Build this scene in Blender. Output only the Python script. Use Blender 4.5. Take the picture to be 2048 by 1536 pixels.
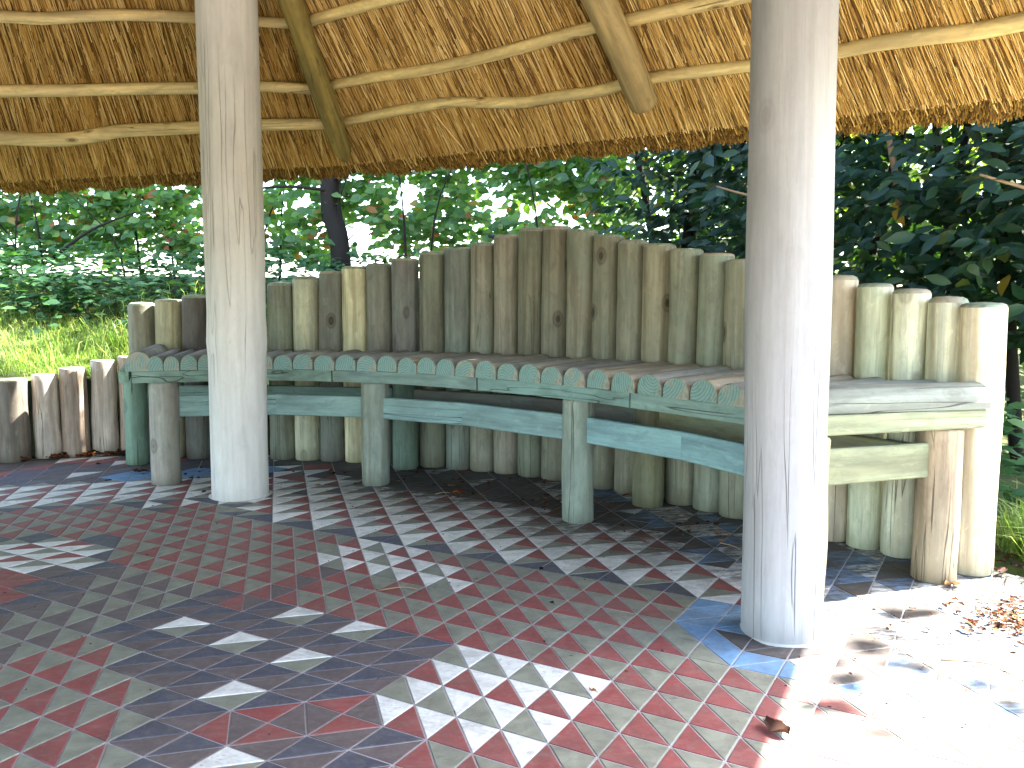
import bpy, bmesh, math, random
import numpy as np
from mathutils import Vector, Matrix, noise

for o in list(bpy.data.objects): bpy.data.objects.remove(o)
SC = bpy.context.scene
COL = SC.collection
R = math.radians
rnd = random.Random(7)
rs = np.random.RandomState(11)

# ------------------------------------------------------------------ camera, sky, sun, exposure
FPX, HORZ, CAMH, ROLL = 1707.35, 608.8, 0.8, 0.0026
PITCH = math.atan((768 - HORZ) / FPX)
cam = bpy.data.cameras.new('camera'); camo = bpy.data.objects.new('camera', cam); COL.objects.link(camo)
cam.sensor_width = 36; cam.lens = FPX * 36 / 2048; cam.clip_start = .05; cam.clip_end = 500
camo.matrix_world = Matrix.Translation((0, 0, CAMH)) @ Matrix.Rotation(R(90) - PITCH, 4, 'X') @ Matrix.Rotation(ROLL, 4, 'Z')
SC.camera = camo
SUN_AZ, SUN_EL = 18, 47          # azimuth measured from +x towards +y
w = bpy.data.worlds.new('World'); SC.world = w; w.use_nodes = True
nt = w.node_tree; bgn = nt.nodes['Background']
sky = nt.nodes.new('ShaderNodeTexSky'); sky.sky_type = 'NISHITA'; sky.sun_disc = False
sky.sun_elevation = R(SUN_EL); sky.sun_rotation = R(90 - SUN_AZ); sky.dust_density = 2.0; sky.air_density = 1.0
nt.links.new(sky.outputs[0], bgn.inputs[0]); bgn.inputs[1].default_value = .15
sun = bpy.data.lights.new('sun', 'SUN'); sun.energy = 5; sun.angle = R(.55); sun.color = (1, .95, .86)
suno = bpy.data.objects.new('sun', sun); COL.objects.link(suno)
sv = Vector((math.cos(R(SUN_EL)) * math.cos(R(SUN_AZ)), math.cos(R(SUN_EL)) * math.sin(R(SUN_AZ)), math.sin(R(SUN_EL))))
suno.rotation_euler = sv.to_track_quat('Z', 'Y').to_euler(); suno.location = sv * 20
SC.view_settings.view_transform = 'Standard'; SC.view_settings.look = 'None'; SC.view_settings.gamma = 1
SC.view_settings.use_curve_mapping = False
SC.view_settings.exposure = 3.65
SC.render.engine = 'CYCLES'
SC.cycles.max_bounces = 6; SC.cycles.diffuse_bounces = 4; SC.cycles.transmission_bounces = 3

# ------------------------------------------------------------------ helpers
def lin(h):
    h = h.lstrip('#'); c = [int(h[i:i + 2], 16) / 255 for i in (0, 2, 4)]
    return tuple(x / 12.92 if x <= .04045 else ((x + .055) / 1.055) ** 2.4 for x in c)
def tag(o, label=None, cat=None, group=None, kind=None):
    if label: o['label'] = label
    if cat: o['category'] = cat
    if group: o['group'] = group
    if kind: o['kind'] = kind
    return o
def empty(name, loc=(0, 0, 0), rz=0):
    o = bpy.data.objects.new(name, None); COL.objects.link(o); o.location = loc; o.rotation_euler = (0, 0, rz); o.empty_display_size = .1
    return o
def mk(name, me, parent=None, loc=None):
    o = bpy.data.objects.new(name, me); COL.objects.link(o)
    if parent: o.parent = parent
    if loc is not None: o.location = loc
    return o
def mesh(name, V, F, mats=(), mi=None, smooth=False):
    me = bpy.data.meshes.new(name); me.from_pydata([tuple(v) for v in V], [], [tuple(f) for f in F])
    for m in mats: me.materials.append(m)
    if mi is not None: me.polygons.foreach_set('material_index', list(mi))
    if smooth is True: me.polygons.foreach_set('use_smooth', [True] * len(me.polygons))
    elif smooth is not False: me.polygons.foreach_set('use_smooth', list(smooth))
    me.update(); return me
def npmesh(name, V, F, mats=(), mi=None, smooth=False, col=None):
    """V (n,3) F (m,k) arrays, col per face"""
    me = bpy.data.meshes.new(name); n, m, k = len(V), len(F), F.shape[1]
    me.vertices.add(n); me.vertices.foreach_set('co', V.astype(np.float32).ravel())
    me.loops.add(m * k); me.loops.foreach_set('vertex_index', F.astype(np.int32).ravel())
    me.polygons.add(m); me.polygons.foreach_set('loop_start', np.arange(0, m * k, k, dtype=np.int32))
    me.update(calc_edges=True)
    for q in mats: me.materials.append(q)
    if mi is not None: me.polygons.foreach_set('material_index', mi.astype(np.int32))
    me.polygons.foreach_set('use_smooth', np.full(m, bool(smooth)))
    if col is not None:
        a = me.attributes.new('tint', 'FLOAT', 'FACE'); a.data.foreach_set('value', col.astype(np.float32))
    me.validate(); me.update(); return me
# survey: where the line of sight through a photo point meets a horizontal or vertical surface of the place
def ray(u, v):
    x = (u - 1024) / FPX; y = (768 - v) / FPX; c, s = math.cos(ROLL), math.sin(ROLL); x, y = c * x - s * y, s * x + c * y
    return Vector((x, math.cos(PITCH) + y * math.sin(PITCH), -math.sin(PITCH) + y * math.cos(PITCH)))
def at_z(u, v, z):
    d = ray(u, v); return Vector((0, 0, CAMH)) + d * ((z - CAMH) / d.z)
def on_plane(u, v, P):      # P = (nx, ny, slope, z0, n0):  z = z0 - slope*(n.p - n0)
    d = ray(u, v); nx, ny, s, z0, n0 = P
    t = (z0 + s * n0 - CAMH) / (d.z + s * (nx * d.x + ny * d.y)); return Vector((0, 0, CAMH)) + d * t

# ------------------------------------------------------------------ materials
class NT:
    def __init__(s, name):
        s.m = bpy.data.materials.new(name); s.m.use_nodes = True; s.t = s.m.node_tree; s.b = s.t.nodes['Principled BSDF']
        s.out = s.t.nodes['Material Output']
    def n(s, typ, **k):
        q = s.t.nodes.new(typ)
        for a, v in k.items(): setattr(q, a, v)
        return q
    def l(s, a, b): s.t.links.new(a, b)
    def mix(s, f, a, b, mode='MIX'):
        q = s.n('ShaderNodeMix', data_type='RGBA', blend_type=mode)
        for sock, v in ((0, f), (6, a), (7, b)):
            if hasattr(v, 'is_linked') or hasattr(v, 'links'): s.l(v, q.inputs[sock])
            else: q.inputs[sock].default_value = v if sock == 0 else (*v[:3], 1)
        return q.outputs[2]
    def math(s, op, a, b=0., c=0., clamp=False):
        q = s.n('ShaderNodeMath', operation=op, use_clamp=clamp)
        for k, v in enumerate((a, b, c)):
            if hasattr(v, 'links'): s.l(v, q.inputs[k])
            else: q.inputs[k].default_value = v
        return q.outputs[0]
    def ramp(s, f, stops):
        q = s.n('ShaderNodeValToRGB'); e = q.color_ramp.elements
        while len(e) < len(stops): e.new(.5)
        for k, (p, c) in enumerate(stops):
            e[k].position = p; e[k].color = (*c, 1) if not isinstance(c, (int, float)) else (c, c, c, 1)
        s.l(f, q.inputs[0]); return q.outputs[0]
    def noise(s, vec, scale, detail=4, rough=.5, dist=0.):
        q = s.n('ShaderNodeTexNoise'); q.inputs['Scale'].default_value = scale; q.inputs['Detail'].default_value = detail
        q.inputs['Roughness'].default_value = rough; q.inputs['Distortion'].default_value = dist
        if vec: s.l(vec, q.inputs['Vector'])
        return q.outputs[0]
    def map(s, vec, sc, loc=None):
        q = s.n('ShaderNodeMapping'); s.l(vec, q.inputs[0]); q.inputs[3].default_value = sc
        if loc is not None:
            if hasattr(loc, 'links'): s.l(loc, q.inputs[1])
            else: q.inputs[1].default_value = loc
        return q.outputs[0]
    def bump(s, h, strength=.3, dist=.002):
        q = s.n('ShaderNodeBump'); q.inputs['Strength'].default_value = strength; q.inputs['Distance'].default_value = dist
        s.l(h, q.inputs['Height']); s.l(q.outputs[0], s.b.inputs['Normal'])
    def rough(s, v, spec=.5):
        if hasattr(v, 'links'): s.l(v, s.b.inputs['Roughness'])
        else: s.b.inputs['Roughness'].default_value = v
        s.b.inputs['Specular IOR Level'].default_value = spec

def wood(name, green=.35, knots=.6, dirt=.4, streak=1.0, greencol=lin('7f9c86'), use_objcol=True, base=(.4, .35, .25), base_dirt=False, ks=(7., 7., 4.2), kthr=.45, con=1., chk=.75, mot=1.):
    """round timber seen along its own z axis: streaks, knots, blotches, green preservative"""
    q = NT(name); tc = q.n('ShaderNodeTexCoord'); oi = q.n('ShaderNodeObjectInfo')
    off = q.n('ShaderNodeVectorMath', operation='SCALE'); cmb = q.n('ShaderNodeCombineXYZ')
    for k in range(3): q.l(oi.outputs['Random'], cmb.inputs[k])
    q.l(cmb.outputs[0], off.inputs[0]); off.inputs[3].default_value = 37.
    ob = tc.outputs['Object']
    v1 = q.map(ob, (13, 13, 1.2), off.outputs[0]); v2 = q.map(ob, (70, 70, 3.5), off.outputs[0]); v3 = q.map(ob, (3.2, 3.2, 2.2), off.outputs[0])
    col = oi.outputs['Color'] if use_objcol else None
    if col is None:
        rgb = q.n('ShaderNodeRGB'); rgb.outputs[0].default_value = (*base, 1); col = rgb.outputs[0]
    n1 = q.noise(v1, 1.0, 5, .55, 1.6)
    # cathedral figure: bands of the distorted field
    wv = q.n('ShaderNodeTexWave', wave_type='BANDS', bands_direction='X'); q.l(v1, wv.inputs['Vector'])
    wv.inputs['Scale'].default_value = .55; wv.inputs['Distortion'].default_value = 7; wv.inputs['Detail'].default_value = 2; wv.inputs['Detail Scale'].default_value = .6
    c = q.mix(q.ramp(n1, [(.3, 0.), (.7, 1.)]), q.mix(1., col, tuple(1 - con * x for x in (.40, .40, .38)), 'MULTIPLY'), q.mix(1., col, tuple(1 + con * x for x in (.32, .29, .20)), 'MULTIPLY'))
    c = q.mix(q.math('MULTIPLY', q.ramp(wv.outputs[0], [(.0, 1.), (.35, 0.)]), .55 * streak), c, q.mix(1., col, (.56, .46, .38), 'MULTIPLY'))
    n2 = q.noise(v2, 1.0, 6, .65)
    c = q.mix(q.math('MULTIPLY', q.ramp(n2, [(.48, 0.), (.68, 1.)]), .60 * streak), c, q.mix(1., col, (.45, .42, .38), 'MULTIPLY'))
    # green preservative blotches
    n3 = q.noise(v3, 1.0, 3, .5, .4)
    gf = q.math('ADD', q.ramp(n3, [(.42, 0.), (.68, 1.)]), q.math('MULTIPLY', oi.outputs['Random'], .2))
    c = q.mix(q.math('MULTIPLY', gf, green, clamp=True), c, q.mix(.45, greencol, col))
    # weather stains
    n4 = q.noise(q.map(ob, (5, 5, 1.6), off.outputs[0]), 2.3, 5, .6, .3)
    c = q.mix(q.math('MULTIPLY', q.ramp(n4, [(.50, 0.), (.75, 1.)]), dirt), c, q.mix(1., col, (.38, .36, .33), 'MULTIPLY'))
    nm = q.noise(q.map(ob, (30, 30, 13), off.outputs[0]), 1., 5, .7, .5)
    c = q.mix(q.math('MULTIPLY', q.ramp(nm, [(.50, 0.), (.66, 1.)]), .42 * mot), c, q.mix(1., col, (.50, .48, .44), 'MULTIPLY'))
    c = q.mix(q.math('MULTIPLY', q.ramp(nm, [(.30, 1.), (.42, 0.)]), .45 * mot), c, q.mix(1., col, (1.35, 1.33, 1.25), 'MULTIPLY'))
    # knots
    vo = q.n('ShaderNodeTexVoronoi', feature='F1'); q.l(q.map(ob, ks, off.outputs[0]), vo.inputs['Vector']); vo.inputs['Scale'].default_value = 1.; vo.inputs['Randomness'].default_value = 1.
    kn = vo.outputs['Distance']; big = q.ramp(vo.outputs['Color'], [(kthr, 0.), (kthr + .04, 1.)])
    kf = q.math('MULTIPLY', q.ramp(kn, [(.0, .75), (.05, 1.), (.085, .9), (.11, .35), (.15, .55), (.19, 0.)]), big)
    c = q.mix(q.math('MULTIPLY', kf, knots), c, q.mix(1., col, (.20, .14, .10), 'MULTIPLY'))
    # drying checks
    vc = q.map(ob, (26, 26, .9), off.outputs[0]); n5 = q.noise(vc, 1., 2, .4, .2)
    ck = q.ramp(q.math('ABSOLUTE', q.math('SUBTRACT', n5, .43)), [(.0, 1.), (.010, 0.)])
    lm = q.ramp(q.noise(q.map(ob, (4, 4, 1.1), off.outputs[0]), 1., 1, .4), [(.52, 0.), (.6, 1.)])
    ckm = q.math('MULTIPLY', ck, lm)
    c = q.mix(q.math('MULTIPLY', ckm, chk), c, (.03, .025, .02))
    if base_dirt:
        g = q.n('ShaderNodeNewGeometry'); sp = q.n('ShaderNodeSeparateXYZ'); q.l(g.outputs['Position'], sp.inputs[0])
        f = q.math('MULTIPLY', q.ramp(q.math('ADD', sp.outputs[2], q.math('MULTIPLY', q.noise(g.outputs['Position'], 14, 4), .08)), [(.035, 1.), (.12, 0.)]), .55)
        c = q.mix(f, c, q.mix(1., col, (.42, .40, .34), 'MULTIPLY'))
    q.l(c, q.b.inputs['Base Color']); q.rough(.72, .35)
    h = q.math('ADD', q.math('MULTIPLY', n2, .5), q.math('ADD', q.math('MULTIPLY', ckm, -1.3), q.math('MULTIPLY', n1, .5)))
    q.bump(h, 1., .003); return q.m

def endgrain(name, tint=lin('86a294')):
    q = NT(name); tc = q.n('ShaderNodeTexCoord'); oi = q.n('ShaderNodeObjectInfo')
    loc = q.n('ShaderNodeCombineXYZ')
    q.l(q.math('MULTIPLY_ADD', oi.outputs['Random'], .22, -.11), loc.inputs[0]); q.l(q.math('MULTIPLY_ADD', q.math('FRACT', q.math('MULTIPLY', oi.outputs['Random'], 7.3)), .14, -.09), loc.inputs[1])
    wv = q.n('ShaderNodeTexWave', wave_type='RINGS', rings_direction='Z'); q.l(q.map(tc.outputs['Object'], (1, 1, 0.05), loc.outputs[0]), wv.inputs['Vector'])
    wv.inputs['Scale'].default_value = 30; wv.inputs['Distortion'].default_value = 2.2; wv.inputs['Detail'].default_value = 2; wv.inputs['Detail Scale'].default_value = 3
    n = q.noise(tc.outputs['Object'], 26, 4, .6)
    n2 = q.noise(tc.outputs['Object'], 9, 3, .6)
    c = q.mix(q.math('MULTIPLY', wv.outputs[0], .8), tint, q.mix(1., tint, (.55, .60, .60), 'MULTIPLY'))
    c = q.mix(q.ramp(q.math('ADD', n2, q.math('MULTIPLY_ADD', q.math('FRACT', q.math('MULTIPLY', oi.outputs['Random'], 3.7)), .24, -.12)), [(.44, 0.), (.6, .85)]), c, lin('a3957f'))
    c = q.mix(q.ramp(n, [(.55, 0.), (.72, .8)]), c, q.mix(1., tint, (.45, .42, .38), 'MULTIPLY'))
    q.l(c, q.b.inputs['Base Color']); q.rough(.8, .3); q.bump(wv.outputs[0], .3, .001); return q.m

M_LOG = wood('weathered_timber', green=.38, knots=.95, dirt=.6, streak=.95, base_dirt=True, con=.8, kthr=.28)
M_NEWLOG = wood('pale_new_timber', green=.30, knots=.85, dirt=.34, streak=1.1, kthr=.35, greencol=lin('aab48c'), base_dirt=True)
M_LEG = wood('leg_timber', green=.55, knots=.45, dirt=.55, greencol=lin('7b9486'), base_dirt=True)
M_SLAT = wood('seat_timber', green=.22, knots=.35, dirt=.35, con=.7)
M_PAINT = wood('green_stained_board', green=.35, knots=.25, dirt=.18, streak=.75, greencol=lin('8ab0a8'))
M_POST = wood('limed_post', green=.0, knots=.22, dirt=.26, streak=.22, kthr=.6, con=.22, chk=.22, mot=.35)
M_EDGE = wood('bark_stained_timber', green=.0, knots=.3, dirt=.85, streak=1.0, base_dirt=True)
M_POLE = wood('peeled_pole', green=.0, knots=.95, dirt=.45, streak=.6, ks=(15., 15., 5.5), kthr=.40)
M_END = endgrain('end_grain', lin('7f9c92')); M_TOP = endgrain('log_top', lin('8a957f'))

def tile_mat(name, hexc, var=.14, rough=.52):
    q = NT(name); g = q.n('ShaderNodeNewGeometry'); P = g.outputs['Position']; oi = q.n('ShaderNodeObjectInfo')
    c0 = lin(hexc)
    n1 = q.noise(q.map(P, (1, 1, 1)), 22, 5, .65, .5); n2 = q.noise(P, 2.6, 4, .6); n3 = q.noise(P, 120, 3, .7)
    # brushed streaks of pigment
    n5 = q.noise(q.map(P, (9, 40, 1)), 1., 4, .6, 1.2)
    c = q.mix(q.ramp(n1, [(.3, 0.), (.7, 1.)]), [x * (1 - var * 2.2) for x in c0], [min(x * (1 + var * 1.5), .9) for x in c0])
    n6 = q.noise(P, 55, 4, .7, 1.); c = q.mix(q.math('MULTIPLY', q.ramp(n6, [(.48, 0.), (.70, 1.)]), .30), c, lin('8a847e'))
    c = q.mix(q.math('MULTIPLY', q.ramp(n5, [(.5, 0.), (.72, 1.)]), .14), c, lin('a09a8e'))
    c = q.mix(q.math('MULTIPLY', q.ramp(n2, [(.48, 0.), (.78, 1.)]), .20), c, lin('7d776f'))      # foot-worn dust
    # soil trodden in along the foot of the bench
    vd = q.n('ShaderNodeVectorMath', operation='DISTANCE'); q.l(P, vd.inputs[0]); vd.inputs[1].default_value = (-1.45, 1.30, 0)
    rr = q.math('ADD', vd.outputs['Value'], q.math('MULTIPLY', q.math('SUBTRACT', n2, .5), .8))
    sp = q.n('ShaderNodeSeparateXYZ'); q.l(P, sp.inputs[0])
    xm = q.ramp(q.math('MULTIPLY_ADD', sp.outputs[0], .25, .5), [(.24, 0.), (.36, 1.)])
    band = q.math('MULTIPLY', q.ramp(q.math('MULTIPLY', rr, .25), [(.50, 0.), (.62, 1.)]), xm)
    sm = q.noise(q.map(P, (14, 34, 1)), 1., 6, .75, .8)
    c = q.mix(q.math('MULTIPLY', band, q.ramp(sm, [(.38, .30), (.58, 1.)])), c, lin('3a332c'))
    sm2 = q.noise(q.map(P, (30, 50, 1)), 1., 5, .75, 1.5)
    q7 = q.noise(q.map(P, (5, 8, 1)), 1., 6, .7, 2.); c = q.mix(q.math('MULTIPLY', q.ramp(q7, [(.46, 0.), (.66, 1.)]), .34), c, lin('5d564f'))
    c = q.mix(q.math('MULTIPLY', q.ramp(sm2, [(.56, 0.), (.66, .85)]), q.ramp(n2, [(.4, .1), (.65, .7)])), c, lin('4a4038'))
    c = q.mix(q.ramp(n3, [(.70, 0.), (.76, .55)]), c, lin('a9a8a4'))
    q.l(c, q.b.inputs['Base Color'])
    q.rough(q.math('MULTIPLY_ADD', n1, .30, rough - .06), .5); q.bump(q.math('ADD', n1, n3), .18, .0008); return q.m
TM = {'G': tile_mat('olive_grey_tile', '858777'), 'R': tile_mat('red_tile', '8b4442'), 'W': tile_mat('white_tile', 'e4e4de', .05),
      'N': tile_mat('navy_tile', '464857'), 'B': tile_mat('brown_tile', '615455'), 'L': tile_mat('blue_tile', '6891b6'), 'D': tile_mat('dark_tile', '423c3e')}

def simple(name, hexc, rough=.9, scale=30, var=.35, bump=.3, spec=.3):
    q = NT(name); g = q.n('ShaderNodeNewGeometry'); n = q.noise(g.outputs['Position'], scale, 6, .65); c0 = lin(hexc)
    c = q.mix(n, [x * (1 - var) for x in c0], [x * (1 + var) for x in c0]); q.l(c, q.b.inputs['Base Color']); q.rough(rough, spec); q.bump(n, bump, .004); return q.m
M_GROUT = simple('tile_grout', 'aaa6a6', .9, 60, .3)
M_CONC = simple('pale_concrete', 'a8a6a0', .85, 12, .18)
def tinted(name, stops, rough=.7, spec=.3, trans=0., transcol=None, sheen=0.):
    """colour chosen by the per-face value 'tint' so every leaf or straw differs"""
    q = NT(name); a = q.n('ShaderNodeAttribute'); a.attribute_name = 'tint'; oi = q.n('ShaderNodeObjectInfo')
    f = a.outputs['Fac']; f = q.math('FRACT', q.math('ADD', f, oi.outputs['Random']))
    c = q.ramp(f, stops)
    q.l(c, q.b.inputs['Base Color']); q.rough(rough, spec)
    if trans:
        t = q.n('ShaderNodeBsdfTranslucent'); tcn = q.mix(1., c, transcol, 'MULTIPLY'); q.l(tcn, t.inputs[0])
        m = q.n('ShaderNodeMixShader'); m.inputs[0].default_value = trans; q.l(q.b.outputs[0], m.inputs[1]); q.l(t.outputs[0], m.inputs[2]); q.l(m.outputs[0], q.out.inputs[0])
    return q.m
M_STRAW = tinted('thatch_straw', [(0, lin('4d3512')), (.25, lin('86632a')), (.5, lin('ad863f')), (.75, lin('c6a258')), (.93, lin('dcc384')), (1, lin('83592a'))], .6, .3)
M_STUB = tinted('straw_ends', [(0, lin('46301a')), (.4, lin('7d5f2c')), (.8, lin('a5833f')), (1, lin('5c4220'))], .8, .1)
M_THDARK = simple('thatch_packed', '5f441c', .95, 50, .5)
M_THTOP = simple('thatch_weathered', '6d6250', .95, 40, .4)
M_BEECH = tinted('beech_leaf', [(0, (.05, .115, .04)), (.35, (.075, .16, .055)), (.7, (.11, .21, .07)), (.93, (.17, .27, .07)), (.97, (.30, .10, .035)), (1, (.16, .06, .03))], .45, .5, .48, (2.4, 2.6, .9))
M_LAUREL = tinted('laurel_leaf', [(0, (.008, .028, .012)), (.5, (.013, .042, .020)), (.93, (.022, .06, .024)), (.99, (.07, .10, .02)), (1, (.35, .22, .02))], .46, .30, .18, (2.6, 2.6, .7))
M_BRIGHT = tinted('light_green_leaf', [(0, (.07, .14, .02)), (.6, (.11, .19, .03)), (1, (.16, .22, .05))], .6, .4, .5, (1.6, 1.6, .6))
M_NETTLE = tinted('ground_leaf', [(0, (.02, .065, .022)), (.6, (.035, .10, .035)), (1, (.06, .13, .04))], .6, .3, .25, (1.8, 2.0, .8))
M_GRASS = tinted('grass_blade', [(0, (.08, .15, .03)), (.5, (.17, .27, .06)), (.85, (.30, .37, .11)), (1, (.45, .42, .2))], .6, .3, .4, (1.5, 1.6, .7))
M_LITTER = tinted('dead_leaf', [(0, lin('241510')), (.4, lin('4a2a1c')), (.75, lin('6b4128')), (.93, lin('8f6a45')), (1, lin('9a5420'))], .75, .2, .2, (1.3, 1.2, 1))
M_BARK = simple('dark_bark', '231f1a', .9, 25, .4, .6)
M_TWIG = simple('pale_twig', '8a7358', .8, 40, .3)
M_BOLT = simple('galvanised_bolt', '8d9088', .5, 90, .2)
M_SOIL = simple('leafy_soil', '3b3026', .95, 18, .5, .8)
def ground_mat():
    q = NT('turf'); g = q.n('ShaderNodeNewGeometry'); n = q.noise(g.outputs['Position'], 3, 6, .7); n2 = q.noise(g.outputs['Position'], 45, 4, .7)
    c = q.mix(n, (.035, .055, .018), (.09, .13, .035)); c = q.mix(q.ramp(n2, [(.45, 0.), (.7, .7)]), c, (.10, .075, .045))
    q.l(c, q.b.inputs['Base Color']); q.rough(.95, .2); q.bump(n2, .6, .02); return q.m
M_TURF = ground_mat()

# ------------------------------------------------------------------ timber builders
def smooth_noise(seed, amp, k=1.3):
    a = [(rnd.uniform(-1, 1), rnd.uniform(.5, 2.6) * k, rnd.uniform(0, 6.3)) for _ in range(4)]
    return lambda t: amp * sum(x * math.sin(y * t * 3 + z) for x, y, z in a) / 1.6
def log_mesh(name, h, r, mats, seg=22, rings=10, wob=.002, taper=0., bevel=.010, dome=.004, oval=.02, bulges=()):
    V, F, mi, sm = [], [], [], []
    fx, fy, fr = smooth_noise(0, wob), smooth_noise(1, wob), smooth_noise(2, r * .018)
    hv = [(0, -bevel * .5), (bevel * .4, 0)] + [(h * (k + 1) / (rings + 1), 0) for k in range(rings)] + [(h - bevel, 0), (h - bevel * .35, -bevel * .3), (h, -bevel * 1.05)]
    ph = rnd.uniform(0, 6.3)
    for z, dr in hv:
        t = z / max(h, .01); rr = r * (1 - taper * t) + dr + fr(t)
        for b, zb, wb in bulges: rr += b * math.exp(-((z - zb) / wb) ** 2)
        for k in range(seg):
            a = 2 * math.pi * k / seg
            q = rr * (1 + oval * math.cos(2 * a + ph) + .006 * math.sin(5 * a + ph))
            V.append((q * math.cos(a) + fx(t), q * math.sin(a) + fy(t), z))
    n = len(hv)
    for j in range(n - 1):
        for k in range(seg):
            F.append((j * seg + k, j * seg + (k + 1) % seg, (j + 1) * seg + (k + 1) % seg, (j + 1) * seg + k)); mi.append(1 if j >= n - 3 and dome > 0 else 0); sm.append(True)
    V.append((fx(1), fy(1), h + dome)); c = len(V) - 1
    for k in range(seg): F.append(((n - 1) * seg + k, (n - 1) * seg + (k + 1) % seg, c)); mi.append(1); sm.append(False)
    F.append(tuple(range(seg - 1, -1, -1))); mi.append(1); sm.append(False)
    return mesh(name, V, F, mats, mi, sm)
def slat_mesh(name, L, wd, h, mats, seg=14, rings=6, bev=.006, shear=0.):
    """half-round timber: flat underside, arched top, along local z, top towards local y"""
    prof = [(-wd / 2, 0)]
    for k in range(seg + 1):
        a = math.pi * (1 - k / seg); prof.append((wd / 2 * math.cos(a), h * .25 + h * .75 * math.sin(a) ** .85))
    prof.append((wd / 2, 0)); n = len(prof)
    V, F, mi, sm = [], [], [], []; fx, fy = smooth_noise(0, .0015), smooth_noise(1, .001)
    zs = [0, bev] + [L * (k + 1) / (rings + 1) for k in range(rings)] + [L - bev * 3, L]
    for i, z in enumerate(zs):
        s = 1 - (.05 if i == 0 else 0) - (.16 if i == len(zs) - 1 else 0)
        for x, y in prof: V.append((x * s + fx(z / L), y * s + fy(z / L), z - x * shear * (1 - min(1, z / (L * .5)))))
    for j in range(len(zs) - 1):
        for k in range(n): F.append((j * n + k, (j + 1) * n + k, (j + 1) * n + (k + 1) % n, j * n + (k + 1) % n)); mi.append(0); sm.append(0 < k < n - 2)
    F.append(tuple(range(n))); mi.append(1); sm.append(False)
    F.append(tuple(range(len(zs) * n - 1, (len(zs) - 1) * n - 1, -1))); mi.append(1); sm.append(False)
    return mesh(name, V, F, mats, mi, sm)
def tube(name, pts, rad, mats, seg=12, sub=6, cap=True):
    P = [Vector(p) for p in pts]; C = []
    Q = [P[0] * 2 - P[1]] + P + [P[-1] * 2 - P[-2]]; RR = [rad[0]] + list(rad) + [rad[-1]]; rr = []
    for k in range(1, len(Q) - 2):
        for j in range(sub):
            t = j / sub; p0, p1, p2, p3 = Q[k - 1:k + 3]
            C.append(.5 * ((2 * p1) + (p2 - p0) * t + (2 * p0 - 5 * p1 + 4 * p2 - p3) * t * t + (3 * p1 - p0 - 3 * p2 + p3) * t ** 3)); rr.append(RR[k] * (1 - t) + RR[k + 1] * t)
    C.append(P[-1]); rr.append(rad[-1]); V, F = [], []
    up = Vector((.13, .2, 1)).normalized()
    for i, c in enumerate(C):
        d = (C[min(i + 1, len(C) - 1)] - C[max(i - 1, 0)]).normalized(); x = d.cross(up)
        if x.length < .1: x = d.cross(Vector((1, 0, 0)))
        x.normalize(); y = d.cross(x).normalized()
        for k in range(seg):
            a = 2 * math.pi * k / seg; V.append(c + (x * math.cos(a) + y * math.sin(a)) * rr[i])
    for j in range(len(C) - 1):
        for k in range(seg): F.append((j * seg + k, j * seg + (k + 1) % seg, (j + 1) * seg + (k + 1) % seg, (j + 1) * seg + k))
    m = len(F)
    if cap: F.append(tuple(range(seg - 1, -1, -1))); F.append(tuple(range((len(C) - 1) * seg, len(C) * seg)))
    return mesh(name, V, F, mats, None, [True] * m + [False] * (len(F) - m))
def beam_obj(name, A, B, h, t, m, parent, sag=0, col=None, n=6, bevel=.004):
    """board from A to B (points at the middle of its top edge); long axis is local z"""
    A, B = Vector(A), Vector(B); L = (B - A).length; z = (B - A).normalized(); y = Vector((0, 0, 1)); x = y.cross(z).normalized(); y = z.cross(x)
    V, F = [], []; prof = [(-t / 2 + bevel, 0), (t / 2 - bevel, 0), (t / 2, -bevel), (t / 2, -h + bevel), (t / 2 - bevel, -h), (-t / 2 + bevel, -h), (-t / 2, -h + bevel), (-t / 2, -bevel)]
    for k in range(n + 1):
        for px, py in prof: V.append((px + sag * 4 * (k / n) * (1 - k / n), py, L * k / n))
    c = len(prof)
    for k in range(n):
        for j in range(c): F.append((k * c + j, (k + 1) * c + j, (k + 1) * c + (j + 1) % c, k * c + (j + 1) % c))
    F.append(tuple(range(c))); F.append(tuple(range((n + 1) * c - 1, n * c - 1, -1)))
    o = mk(name, mesh(name, V, F, [m]), parent)
    M = Matrix((x, y, z)).transposed().to_4x4(); M.translation = A
    if parent: M = Matrix.Translation(-parent.location) @ M
    o.matrix_basis = M
    if col: o.color = (*col, 1)
    return o

# ------------------------------------------------------------------ curves of the bench
def spline(P, n=60):
    P = [Vector(p) for p in P]; P = [P[0] * 2 - P[1]] + P + [P[-1] * 2 - P[-2]]; out = []
    for k in range(1, len(P) - 2):
        p0, p1, p2, p3 = P[k - 1:k + 3]
        for j in range(n):
            t = j / n; out.append(.5 * ((2 * p1) + (p2 - p0) * t + (2 * p0 - 5 * p1 + 4 * p2 - p3) * t * t + (3 * p1 - p0 - 3 * p2 + p3) * t ** 3))
    out.append(P[-2]); return out
def arclen(C):
    s = [0]
    for a, b in zip(C, C[1:]): s.append(s[-1] + (b - a).length)
    return s
def pt(C, S, f):
    t = f * S[-1]; import bisect
    k = min(max(bisect.bisect(S, t), 1), len(S) - 1); u = (t - S[k - 1]) / (S[k] - S[k - 1] + 1e-9); return C[k - 1].lerp(C[k], u)
FRONT = spline([(-1.66, 3.66), (-1.1, 3.82), (-.6, 3.70), (-.3, 3.53), (-.03, 3.31), (.2, 3.08), (.4, 2.82), (.57, 2.58), (.88, 2.14)]); FS = arclen(FRONT)
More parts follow.
